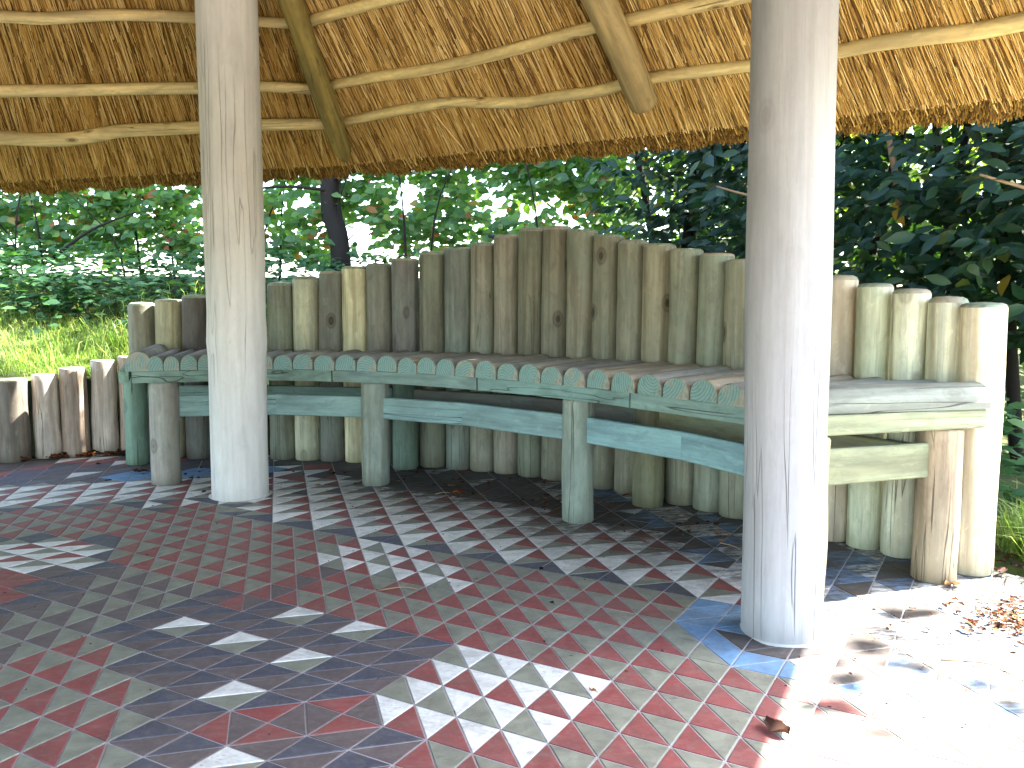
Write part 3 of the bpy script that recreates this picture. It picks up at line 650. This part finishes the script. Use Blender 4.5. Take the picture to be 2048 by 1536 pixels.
def straw_field(P, A, B, count, rmax, seed, fan):
    """straws on the underside of one roof plane, between eave points A and B, up to rmax up the slope"""
    r_ = np.random.RandomState(seed); nx, ny, s = P[0], P[1], P[2]; k = 1 / math.sqrt(1 + s * s)
    down = np.array([nx * k, ny * k, -s * k]); al = np.array([B.x - A.x, B.y - A.y, B.z - A.z]); L = np.linalg.norm(al[:2]); al /= L
    nor = np.cross(al, down); nor /= np.linalg.norm(nor); nor *= -1 if nor[2] > 0 else 1       # pointing down, to the viewer
    t = r_.rand(count) * L; r = r_.rand(count) ** 1.15 * rmax
    ln = r_.uniform(.14, .42, count); low = np.maximum(r - ln, r_.uniform(-.012, .012, count)); low = np.where(r_.rand(count) < .006, -r_.rand(count) * .085, low); short = r - low < .05; r = np.where(short, low + .06 + r_.rand(count) * .1, r)
    nrm = r_.uniform(0., .020, count) + .002; lift = r_.rand(count) ** 3 * .012
    # clumps lean together
    g = np.sin(t * 9 + seed) * .012 + np.sin(t * 23 + r * 4) * .010; ang = g + r_.normal(0, .032, count) + (r_.rand(count) < .04) * r_.normal(0, .22, count)
    # fan towards the apex
    if fan is not None:
        base = np.array([A.x, A.y, A.z]) + t[:, None] * al; to = np.array(fan) - base; td = to / np.linalg.norm(to, axis=1)[:, None]
        a0 = np.arctan2((td * al).sum(1), -(td * down).sum(1)); ang = ang + a0 * (1. if P is PA else .8)
    d = down * np.cos(ang)[:, None] - al * np.sin(ang)[:, None]; side = al * np.cos(ang)[:, None] + down * np.sin(ang)[:, None]
    o = np.array([A.x, A.y, A.z]) + t[:, None] * al - down * low[:, None]
    p0 = o + nor * (nrm + lift)[:, None]; p1 = p0 - d * (r - low)[:, None] - nor * (lift * .8)[:, None]
    w = r_.uniform(.0014, .0027, count)[:, None]
    tri = [side * w, -side * w, nor * w * 1.3]
    V = np.empty((count, 6, 3)); 
    for q in range(3): V[:, q] = p0 + tri[q]; V[:, 3 + q] = p1 + tri[q] * .8
    V = V.reshape(-1, 3); b = np.arange(count)[:, None] * 6
    F = np.concatenate([b + [0, 2, 5, 3], b + [2, 1, 4, 5], b + [1, 0, 3, 4]]); 
    tint = np.clip(r_.beta(1.25, 1.25, count) * .9 + .06 * np.sin(t * 5 + r * 2) - .10 * np.exp(-((low) / .10) ** 2), 0, .95); return V, F, np.tile(tint, 3)
def eave_stub(A, B, count, seed):
    r_ = np.random.RandomState(seed); al = np.array(B - A); L = np.linalg.norm(al[:2]); al = al / L
    t = r_.rand(count) * L; base = np.array(A) + t[:, None] * al; out = np.array([al[1], -al[0], 0.]); mid = (np.array(A) + np.array(B)) / 2
    if np.dot(out, mid - np.array(APEX)) < 0: out = -out
    depth = r_.rand(count) ** .9 * .17
    z = -.048 * (depth / .17) + r_.normal(0, .007, count) + .006 * np.sin(t * 17) + .006 * np.sin(t * 41 + 1) - .004
    p0 = base + out * depth[:, None]; p0[:, 2] += z
    dr = out * .72 + np.array([0, 0, -.69]); dr = dr + r_.normal(0, .13, (count, 3)); dr /= np.linalg.norm(dr, axis=1)[:, None]
    ln = r_.uniform(.03, .07, count)[:, None]; p1 = p0 - dr * ln; s1 = np.cross(dr, [0, 0, 1.]); s1 /= np.linalg.norm(s1, axis=1)[:, None]; s2 = np.cross(dr, s1); w = r_.uniform(.0014, .0028, count)[:, None]
    tri = [s1 * w, -s1 * .6 * w + s2 * w, -s1 * .6 * w - s2 * w]; V = np.empty((count, 6, 3))
    for q in range(3): V[:, q] = p0 + tri[q]; V[:, 3 + q] = p1 + tri[q]
    V = V.reshape(-1, 3); b = np.arange(count)[:, None] * 6
    F = np.concatenate([b + [0, 2, 5, 3], b + [2, 1, 4, 5], b + [1, 0, 3, 4], b + [0, 1, 2, 2]]); return V, F, np.tile(r_.rand(count) * .95, 4)
def join(parts):
    V, F, T, b = [], [], [], 0
    for v, f, t in parts: V.append(v); F.append(f + b); T.append(t); b += len(v)
    return np.concatenate(V), np.concatenate(F), np.concatenate(T)
c0v = Vector((-3.6, 0, 0)); c0v.y = (PA[4] + .34 - PA[0] * c0v.x) / PA[1]; c0v.z = PA[3] - SL * .34
V, F, T = join([straw_field(PA, c0, c1, 44000, 1.55, 3, APEX), straw_field(PB, c1, c2, 50000, 1.75, 4, APEX)])
o = mk('thatch_straw', npmesh('thatch_straw', V, F, [M_STRAW], col=T), roof); o['kind'] = 'stuff'
pts = [c0.lerp(c1, k / 6) for k in range(7)]
V, F, T = join([eave_stub(c0, c1, 26000, 5), eave_stub(c1, c2, 24000, 6)])
F3 = F; keep = F[:, 2] != F[:, 3]
V2, F2, T2 = V, F[keep], T[keep]
o = mk('eave_straw_ends', npmesh('eave_straw_ends', V2, F2, [M_STUB], col=T2), roof); o['kind'] = 'stuff'
# battens: peeled poles lying under the straw, each with its own bends
def batten(P, px, rads, name='batten', dz=.034, col='cdb882'):
    pts = []
    k = 1 / math.sqrt(1 + SL * SL); nd = Vector((-P[0] * SL * k, -P[1] * SL * k, -k))
    Q = (P[0], P[1], P[2], P[3] - dz / k, P[4])
    for u, v in px: pts.append(on_plane(u, v, Q))
    me = tube(name, pts, rads, [M_POLE], 12, 6)
    A, B = pts[0], pts[-1]; z = (B - A).normalized(); y = Vector((0, 0, 1)); x = y.cross(z).normalized(); y = z.cross(x); M = Matrix((x, y, z)).transposed().to_4x4(); M.translation = A
    me.transform(M.inverted()); o = mk(name, me, roof); o.matrix_basis = M; o.color = (*lin(col), 1); return o
r1 = .026
batten(PA, [(-160, 272), (0, 275), (90, 280), (160, 276), (240, 262), (330, 258), (420, 254), (530, 250), (660, 247)], [.034, .034, .033, .033, .031, .030, .029, .028, .026])
batten(PA, [(-160, 186), (0, 182), (120, 181), (240, 178), (400, 176), (520, 173), (655, 180)], [.028, .028, .027, .027, .027, .024, .024])
batten(PA, [(-160, 32), (0, 33), (90, 37), (210, 30), (320, 32), (430, 38), (560, 46), (620, 48)], [.023, .024, .025, .024, .024, .022, .021, .02])
batten(PB, [(668, 248), (740, 232), (830, 215), (900, 204), (960, 205), (1050, 204), (1120, 192), (1200, 181), (1300, 156), (1400, 143), (1520, 128), (1640, 110), (1750, 88), (1850, 73), (1950, 62), (2048, 42), (2160, 18)],
       [.022, .023, .024, .023, .024, .025, .024, .024, .023, .023, .022, .024, .025, .027, .028, .029, .03], col='d3bf84')
batten(PB, [(655, 172), (740, 155), (850, 140), (960, 116), (1060, 90), (1150, 64), (1240, 44), (1350, 20), (1480, -6), (1640, -40), (1850, -90)], [.022, .024, .024, .025, .024, .023, .023, .024, .023, .023, .023], col='cfba80')
batten(PB, [(612, 44), (690, 22), (780, -2), (900, -30), (1100, -80)], [.024, .024, .023, .023, .023], col='d2bd80')
# rafters: thick poles below the battens
def rafter(P, px, rads, dz, col):
    k = 1 / math.sqrt(1 + SL * SL); Q = (P[0], P[1], P[2], P[3] - dz / k, P[4]); pts = [on_plane(u, v, Q) for u, v in px]
    d = (pts[-1] - pts[-2]).normalized(); pts += [pts[-1] + d * .3, pts[-1] + d * .9, pts[-1] + d * 1.9]
    A, B = pts[0], pts[-1]; me = tube('rafter', pts, rads + [rads[-1]] * 3, [M_POLE], 20, 6); z = (B - A).normalized(); y = Vector((0, 0, 1)); x = y.cross(z).normalized(); y = z.cross(x)
    M = Matrix((x, y, z)).transposed().to_4x4(); M.translation = A; me.transform(M.inverted()); o = mk('rafter', me, roof); o.matrix_basis = M; o.color = (*lin(col), 1)
rafter(PB, [(690, 318), (684, 298), (656, 215), (625, 130), (601, 55), (581, 0), (556, -70)], [.022, .042, .050, .050, .047, .051, .052], .105, '85763e')
rafter(PB, [(1288, 211), (1284, 200), (1257, 130), (1226, 60), (1198, 0), (1165, -70)], [.046, .055, .056, .056, .056, .056], .110, '9d8a5c')

# ------------------------------------------------------------------ plants
def leaf_verts(kind):
    if kind == 'laurel':
        xs = [(0, 0, 0), (.28, .15, .25), (.0, .0, .33), (-.15, .15, .25), (.19, .06, .6), (0, -.01, .62), (-.19, .06, .6), (0, -.06, 1.0)]
        V = [(0, 0, 0), (.17, .05, .28), (0, 0, .3), (-.17, .05, .28), (.19, .03, .62), (0, -.03, .64), (-.19, .03, .62), (0, -.12, 1.0)]
        F = [(0, 1, 2, 2), (0, 2, 3, 3), (1, 4, 5, 2), (2, 5, 6, 3), (4, 7, 5, 5), (5, 7, 6, 6)]
    elif kind == 'beech':
        V = [(0, 0, 0), (.28, .06, .3), (0, 0, .35), (-.28, .06, .3), (.3, .03, .62), (0, -.02, .66), (-.3, .03, .62), (0, -.08, 1.0)]
        F = [(0, 1, 2, 2), (0, 2, 3, 3), (1, 4, 5, 2), (2, 5, 6, 3), (4, 7, 5, 5), (5, 7, 6, 6)]
    return np.array(V, float), F
def leaf_mesh_one(kind, mat, size):
    V, F = leaf_verts(kind); return mesh('leaf', V * size, [tuple(dict.fromkeys(f)) for f in F], [mat], None, True)
def leaves_np(kind, pos, dirs, ups, sizes, seed):
    V, F = leaf_verts(kind); n = len(pos); r_ = np.random.RandomState(seed)
    z = dirs / np.linalg.norm(dirs, axis=1)[:, None]; x = np.cross(ups, z); x /= np.linalg.norm(x, axis=1)[:, None] + 1e-9; y = np.cross(z, x)
    M = np.stack([x, y, z], 1)                       # rows are axes
    P = (V[None] * sizes[:, None, None]) @ M + pos[:, None]
    tri = []
    for f in F:
        f = list(dict.fromkeys(f))
        tri.append(f[:3])
        if len(f) == 4: tri.append([f[0], f[2], f[3]])
    tri = np.array(tri); Fc = (np.arange(n)[:, None, None] * len(V) + tri[None]).reshape(-1, 3)
    return P.reshape(-1, 3), Fc, np.repeat(r_.rand(n), len(tri)), M
def along(C, n, lo=0., hi=1.):
    S_ = arclen(C); return [pt(C, S_, lo + (hi - lo) * rs.rand()) for _ in range(n)]
def hedge_leaves(curve, thick, zfun, nshoots, per, size, kind, seed, face, droop, density=None):
    """shoots with alternate leaves; returns arrays of leaf position, direction, up, size"""
    r_ = np.random.RandomState(seed); C = spline(curve, 30); SS = arclen(C); pos, dr, up, sz = [], [], [], []
    while len(pos) < nshoots * per:
        f = r_.rand(); p = pt(C, SS, f); q = pt(C, SS, min(f + .02, 1)); t = (q - pt(C, SS, max(f - .02, 0))).normalized(); out = Vector((t.y, -t.x)) if face > 0 else Vector((-t.y, t.x))
        dd = (r_.rand() ** 1.3) * thick; z0, z1 = zfun(f); z = z0 + (z1 - z0) * r_.rand(); b = Vector((p.x - out.x * dd, p.y - out.y * dd, z))
        if density and r_.rand() > density(b, dd): continue
        d = Vector((out.x * .8 + r_.normal(0, .5), out.y * .8 + r_.normal(0, .5), r_.normal(.15, .45))).normalized(); s0 = size * r_.uniform(.75, 1.2)
        side = d.cross(Vector((0, 0, 1))).normalized()
        for k in range(per):
            pos.append(b + d * (k * s0 * .38)); sd = side if k % 2 else -side
            v = d * r_.uniform(.4, .9) + sd * r_.uniform(.5, 1.) + Vector((0, 0, -droop * r_.uniform(.3, 1.3))) + Vector(r_.normal(0, .15, 3)); dr.append(v)
            up.append(Vector((out.x * .9 + r_.normal(0, .4), out.y * .9 + r_.normal(0, .4), r_.uniform(.1, .9)))); sz.append(s0 * r_.uniform(.75, 1.15))
    return [np.array([tuple(v) for v in a]) for a in (pos, dr, up)] + [np.array(sz)]
def build_hedge(root, kind, mat, arr, size, seed, camdist_rank=True):
    pos, dr, up, sz = arr
    pr = np.array([proj(*p) or (-999, -999) for p in pos]); vis = (pr[:, 0] > 0) & (pr[:, 0] < 2048) & (pr[:, 1] > 180) & (pr[:, 1] < 720)
    dist = np.linalg.norm(pos - np.array([0, 0, CAMH]), axis=1); score = np.where(vis, sz / dist, 0); order = np.argsort(-score); ind, rest = order[:300], order[300:]
    V, F, T, _ = leaves_np(kind, pos[rest], dr[rest], up[rest], sz[rest], seed)
    o = mk('foliage', npmesh('foliage', V, F, [mat], smooth=True, col=T), root); o['kind'] = 'stuff'
    me = leaf_mesh_one(kind, mat, 1.0)
    _, _, _, M = leaves_np(kind, pos[ind], dr[ind], up[ind], sz[ind], seed)
    for k, q in enumerate(ind):
        x, y, z = M[k]; m = Matrix(((x[0], y[0], z[0]), (x[1], y[1], z[1]), (x[2], y[2], z[2]))).to_4x4() @ Matrix.Scale(float(sz[q]), 4); m.translation = Vector(pos[q])
        o = mk('leaf', me, root); o.matrix_basis = m
# beech hedge at the back left
beech = empty('beech_hedge', (0, 0, 0)); tag(beech, 'thin beech hedge behind the bench at the left with sky showing through its leaves', 'hedge')
BC = [(-6.2, 6.2), (-4, 6.45), (-2, 6.45), (-.5, 6.3), (.8, 5.9)]
def bz(f):
    x = -6.2 + 7 * f; return (1.10 + (.0 if x < -1.6 else -.12 * min(1, (x + 1.6) / .6)), 2.9)
def bden(b, dd):
    # sky holes where the foliage is thin near its foot
    n = noise.noise(Vector((b.x * 2.8, b.z * 3.8, 3.1))); low = max(0, min(1, (b.z - 1.02) / .3)); return (.34 + .66 * low) * (1 if n > -.03 else .13)
build_hedge(beech, 'beech', M_BEECH, hedge_leaves(BC, .6, bz, 6400, 5, .082, 'beech', 21, 1, .35, bden), .078, 22)
mk('trunk', tube('trunk', [(-1.26, 6.35, .8), (-1.27, 6.34, 1.25), (-1.33, 6.35, 1.5), (-1.32, 6.35, 1.9), (-1.25, 6.36, 2.6)], [.085, .07, .075, .07, .05], [M_BARK], 10, 5), beech)
for k in range(20):
    x = rs.uniform(-4.6, .7); y = 6.3 + rs.uniform(-.1, .3) - (.3 if x > 0 else 0); h = rs.uniform(.5, 1.4); l1, l2 = rs.uniform(-.25, .25, 2); z0 = BZ(x, y) - .05
    mk('stem', tube('stem', [(x, y, z0), (x + l1 * .4, y + l2 * .3, z0 + h * .5), (x + l1 * 2, y + l2, z0 + h)], [rs.uniform(.006, .014), .006, .003], [M_BARK], 6, 4), beech)
for (a, b) in (((-1.3, 6.3, 1.62), (-2.1, 6.2, 1.56)), ((-1.3, 6.3, 1.7), (-.5, 6.2, 1.85)), ((-3.4, 6.3, 1.1), (-2.7, 6.2, 1.45)), ((-.15, 5.7, 1.25), (.12, 5.3, 1.02))):
    a, b = Vector(a), Vector(b); mk('branch', tube('branch', [a, a.lerp(b, .5) + Vector((0, 0, .05)), b], [.014, .010, .005], [M_BARK], 7, 4), beech)
# laurel hedge at the right
laurel = empty('laurel_hedge', (0, 0, 0)); tag(laurel, 'dense glossy laurel hedge rising behind the right part of the bench', 'hedge')
LC = [(3.9, 3.55), (2.9, 3.2), (2.2, 3.15), (1.75, 3.7), (1.35, 4.25), (.95, 4.85), (.55, 5.6)]
def lz(f): return (.55 + .25 * f if f > .35 else .75, 3.3 if f > .3 else 2.8)
def lden(b, dd):
    n = noise.noise(Vector((b.x * 1.9, b.z * 2.2, b.y))); return 1. if n > -.25 else .35
build_hedge(laurel, 'laurel', M_LAUREL, hedge_leaves(LC, 1.1, lz, 4300, 6, .105, 'laurel', 31, -1, .45, lden), .105, 32)
for k in range(22):
    f = (k + .5) / 22; C = spline(LC, 20); SS = arclen(C); p = pt(C, SS, f); x, y = p.x + .3 + rs.uniform(-.1, .25), p.y + .25 + rs.uniform(-.1, .25); z0 = BZ(x, y) - .03; l1, l2 = rs.uniform(-.4, .4, 2)
    mk('stem', tube('stem', [(x, y, z0), (x + l1 * .4, y + l2 * .4, z0 + .8), (x + l1, y + l2, z0 + 1.7), (x + l1 * 1.3, y + l2, z0 + 2.3)], [.032, .026, .016, .008], [M_BARK], 7, 4), laurel)
for (a, b, r) in (((2.42, 3.3, 1.0), (1.72, 3.2, 1.28), .012), ((1.5, 4.1, 1.1), (.95, 4.05, 1.35), .010), ((2.5, 3.0, .62), (1.9, 2.95, .98), .022), ((1.75, 3.9, 1.2), (1.5, 3.8, 1.9), .016)):
    a, b = Vector(a), Vector(b); mk('branch', tube('branch', [a, a.lerp(b, .5) + Vector((.02, 0, .04)), b], [r, r * .8, r * .4], [M_TWIG], 7, 4), laurel)
# light trees beyond the laurel, so it is backed by sunlit green
def far_tree(x, y, h, seed, label, zc=None, n=3800, sp=(1.0, .7), trunk=.12):
    e = empty('leafy_tree', (x, y, 0)); tag(e, label, 'tree', 'sunlit trees beyond the hedges'); r_ = np.random.RandomState(seed); z0 = BZ(x, y) - .1
    mk('trunk', tube('trunk', [(0, 0, z0), (.1, .05, z0 + h * .5), (0, .1, z0 + h * .85)], [trunk, trunk * .75, trunk * .35], [M_BARK], 8, 4), e)
    zc = zc or z0 + h * .5; c = r_.normal(0, 1, (n, 3)) * [sp[0], sp[1], (.75 if n > 4000 else h * .25) if n > 1000 else .22] + [0, 0, zc]; c = c[(c[:, 2] > z0 + .05)]
    V, F, T, _ = leaves_np('beech', c, r_.normal(0, 1, c.shape), np.tile([0, -.5, .8], (len(c), 1)) + r_.normal(0, .3, c.shape), r_.uniform(.09, .14, len(c)), seed)
    mk('crown', npmesh('crown', V, F, [M_BRIGHT], smooth=True, col=T), e)
far_tree(4.3, 5.6, 2.6, 41, 'light green tree glimpsed through the laurel behind the right post')
far_tree(3.0, 7.2, 2.8, 42, 'light green tree glimpsed through the laurel above the right slope of the bench back')
far_tree(1.7, 8.2, 2.9, 43, 'light green tree glimpsed where the beech and laurel hedges meet')
far_tree(2.5, 7.9, 5.6, 44, 'tall tree whose crown stands above the roof line and shades the weeds', 5.4, 9000, (1.1, .8), .16)
far_tree(2.9, 5.18, 4.6, 46, 'unseen tall tree added behind the laurel to keep sun off the bench back', 4.25, 6500, (.5, .56), .13)  # hidden by the roof, added to block sun on bench back and edging logs
far_tree(3.85, 2.8, 3.3, 45, 'slim tree at the right whose twigs dapple the sunlit floor', 3.25, 65, (.46, .24), .05)

# low plants and grass on the bank
def scatter_leaves(root, spots, n, size, seed, mat, h=.18):
    r_ = np.random.RandomState(seed); c = []
    for _ in range(n):
        x, y, rx, ry = spots[r_.randint(len(spots))]; px, py = x + r_.normal(0, rx), y + r_.normal(0, ry); z = BZ(px, py)
        c.append((px, py, z + r_.rand() * h))
    c = np.array(c); d = r_.normal(0, 1, c.shape); d[:, 2] = r_.uniform(-.25, .15, len(c)); u = np.tile([0, -.35, 1.], (len(c), 1)) + r_.normal(0, .25, c.shape)
    V, F, T, _ = leaves_np('beech', c, d, u, r_.uniform(size * .6, size * 1.2, len(c)), seed); return npmesh('leaves', V, F, [mat], smooth=True, col=T)
o = mk('ground_cover', scatter_leaves(None, [(-3.4, 5.75, .5, .18), (-2.5, 5.75, .45, .2), (-2.0, 5.9, .4, .2), (-3.0, 6.1, 1.0, .2), (-1.2, 6.0, .6, .2), (-.2, 5.7, .5, .2), (.4, 5.2, .3, .2), (-2.9, 5.45, .25, .12), (-2.5, 6.15, 1.3, .12)], 4200, .075, 51, M_NETTLE, .26))
tag(o, 'low broad-leaved weeds growing at the foot of the beech hedge', 'plants', kind='stuff')
def grass(spots, n, hmin, hmax, seed, lean=.5):
    r_ = np.random.RandomState(seed); V, F, T = [], [], []; b = 0; idx = r_.randint(len(spots), size=n)
    for k in range(n):
        x, y, rx, ry = spots[idx[k]]; px, py = x + r_.uniform(-rx, rx), y + r_.uniform(-ry, ry)
        z = BZ(px, py) - .01; h = r_.uniform(hmin, hmax); a = r_.uniform(0, 6.28); l = h * r_.uniform(.1, lean * 1.6); w_ = r_.uniform(.0016, .0034)
        dx, dy = math.cos(a), math.sin(a); sx, sy = -dy * w_, dx * w_
        P = [(px - sx, py - sy, z), (px + sx, py + sy, z), (px + dx * l * .35 + sx * .8, py + dy * l * .35 + sy * .8, z + h * .6), (px + dx * l * .35 - sx * .8, py + dy * l * .35 - sy * .8, z + h * .6), (px + dx * l, py + dy * l, z + h * (1 - .3 * lean))]
        V += P; F += [(b, b + 1, b + 2), (b, b + 2, b + 3), (b + 3, b + 2, b + 4)]; T += [r_.rand()] * 3; b += 5
    return npmesh('grass', np.array(V), np.array(F), [M_GRASS], col=np.array(T))
o = mk('grass', grass([(-2.9, 4.95, .9, .45), (-2.3, 4.95, .5, .38), (-2.6, 5.3, 1.2, .5), (-2.0, 5.1, .5, .5), (-3.8, 4.6, .6, .5)], 30000, .02, .075, 61)); tag(o, 'short sunlit grass on the bank at the left', 'grass', kind='stuff')
o = mk('long_grass', grass([(-1.95, 5.75, .22, .12), (-2.35, 5.1, .15, .1), (-2.2, 5.6, .35, .2), (-2.5, 4.72, .5, .08)], 520, .14, .34, 62, 1.)); tag(o, 'tufts of long arching grass beside the weeds', 'grass', kind='stuff')
o = mk('edge_grass', grass([(1.85, 2.75, .22, .18), (2.1, 2.55, .3, .2), (1.7, 2.62, .1, .12)], 2600, .05, .26, 63, .9)); tag(o, 'wispy grass beside the right end of the bench', 'grass', kind='stuff')
o = mk('shrub_leaves', scatter_leaves(None, [(1.85, 3.1, .12, .12), (2.05, 3.05, .2, .15), (1.75, 2.95, .05, .05)], 260, .07, 52, M_NETTLE, .45)); tag(o, 'green weeds low behind the end post at the right', 'plants', kind='stuff')

# ------------------------------------------------------------------ fallen leaves and litter
def curled_leaf(seed, size):
    r_ = random.Random(seed); V, F = [], []; n = 5
    for k in range(n + 1):
        t = k / n; wd = size * .34 * math.sin(math.pi * (t * .92 + .04)) ** .8 * r_.uniform(.8, 1.15); z = size * .16 * math.sin(t * 3 + r_.random() * 2)
        cu = size * r_.uniform(.05, .2)
        V += [(size * t, -wd, abs(z) + cu), (size * t, 0, abs(z) * .5 + .001), (size * t, wd, abs(z) + cu * r_.uniform(.4, 1.2))]
    for k in range(n): b = 3 * k; F += [(b, b + 1, b + 4, b + 3), (b + 1, b + 2, b + 5, b + 4)]
    b = len(V); V += [(-size * .35, .002, .002), (-size * .35, -.001, .002), (0, -.001, .003), (0, .001, .003)]; F.append((b, b + 1, b + 2, b + 3))
    return mesh('fallen_leaf', V, F, [M_LITTER], None, True)
def litter(name, spots, n, lo, hi, seed, label, zf=None, mat=M_LITTER):
    r_ = random.Random(seed); bm = bmesh.new(); base = [curled_leaf(900 + k, 1.) for k in range(6)]
    for _ in range(n):
        x, y, rx, ry = r_.choice(spots); px, py = r_.gauss(x, rx), r_.gauss(y, ry); s = r_.uniform(lo, hi)
        z = .003 if zf is None else zf(px, py); me = base[r_.randrange(6)].copy()
        me.transform(Matrix.Translation((px, py, z + r_.random() * s * .3)) @ Matrix.Rotation(r_.uniform(0, 6.3), 4, 'Z') @ Matrix.Rotation(r_.uniform(-.5, .5), 4, 'X') @ Matrix.Scale(s, 4)); f0 = len(bm.faces); bm.from_mesh(me); bpy.data.meshes.remove(me)
    me = bpy.data.meshes.new(name); bm.to_mesh(me); bm.free(); me.materials.clear(); me.materials.append(mat)
    a = me.attributes.new('tint', 'FLOAT', 'FACE'); a.data.foreach_set('value', np.repeat(np.random.RandomState(seed).rand(len(me.polygons) // 11 + 1), 11)[:len(me.polygons)].astype(np.float32))
    o = mk(name, me); tag(o, label, 'leaf litter', kind='stuff'); return o
litter('leaf_litter', [(1.55, 2.02, .16, .10), (1.75, 1.95, .18, .14), (1.42, 2.1, .14, .06), (1.9, 2.1, .2, .2), (1.62, 1.85, .12, .08)], 3200, .006, .022, 71, 'drift of brown leaf litter on the sunlit floor at the right', lambda x, y: .003 + max(0, .028 * math.exp(-((x - 1.8) ** 2 + (y - 1.98) ** 2) / .06)))
litter('edge_litter', [(-2.49, 4.30, .02, .02), (-2.36, 4.37, .025, .02), (-2.24, 4.42, .03, .02), (-2.12, 4.47, .05, .02), (-2.0, 4.46, .05, .02), (1.6, 2.5, .1, .08), (1.8, 2.45, .15, .1)], 240, .02, .05, 72, 'dry brown leaves caught at the foot of the edging logs and bench end')
litter('bench_litter', [(-.25, 3.72, .25, .10), (.15, 3.42, .2, .1), (-.62, 3.95, .25, .08), (.62, 2.98, .15, .1), (-1.5, 4.0, .2, .1)], 150, .010, .030, 73, 'scraps of dead leaf and twig lying under the bench')
litter('floor_litter', [(-.3, 2.2, .9, .5), (.1, 2.9, .5, .3), (-.9, 3.4, .5, .25), (.9, 1.9, .25, .25)], 420, .003, .009, 74, 'scattered crumbs of dead leaf and straw over the tiles')
FL = [(1578, 1478, .06, 'single curled orange leaf on the sunlit tiles at the bottom right', 2.1), (1500, 1150, .028, 'small curled leaf beside the foot of the right post', .4), (1080, 1143, .022, 'tiny ochre leaf on the olive tiles in front of the middle of the bench', 1.2), (1107, 1211, .02, 'tiny brown leaf a step nearer than the ochre leaf', 2.2), (905, 990, .055, 'rust brown leaf under the middle of the bench', .2), (268, 947, .06, 'reddish leaf lying beside the left front leg of the bench', .3), (210, 965, .03, 'dark crumpled leaf on the white tiles at the left', .9), (405, 988, .03, 'dark crumpled leaf left of the white post', 1.4), (1192, 1388, .018, 'shrivelled scrap on the white tiles at the bottom', 2.4), (1890, 1175, .05, 'brown leaf near the end log of the bench', .2)]
for u, v, s, lb, a in FL:
    p = at_z(u, v, 0); o = mk('fallen_leaf', curled_leaf(int(u), s), None, (p.x, p.y, .003)); o.rotation_euler = (0, 0, a); tag(o, lb, 'fallen leaf', 'fallen leaves on the floor')
TW = [((1440, 1085), (1500, 1112), 'pale twig on the floor left of the right post'), ((1880, 1320), (2048, 1345), 'dry stalk on the sunlit floor at the right edge'), ((760, 1180), (835, 1178), 'pale grass stem lying on the tiles in front of the bench'), ((870, 988), (900, 986), 'short pale stick under the bench'), ((215, 1002), (240, 998), 'bit of straw on the olive tiles at the left')]
for a, b, lb in TW:
    A, B = at_z(*a, .005), at_z(*b, .005); o = mk('twig', tube('twig', [A, A.lerp(B, .5) + Vector((.008, .01, .004)), B], [.0022, .0018, .001], [M_TWIG], 5, 3)); tag(o, lb, 'twig', 'twigs and stalks on the floor')
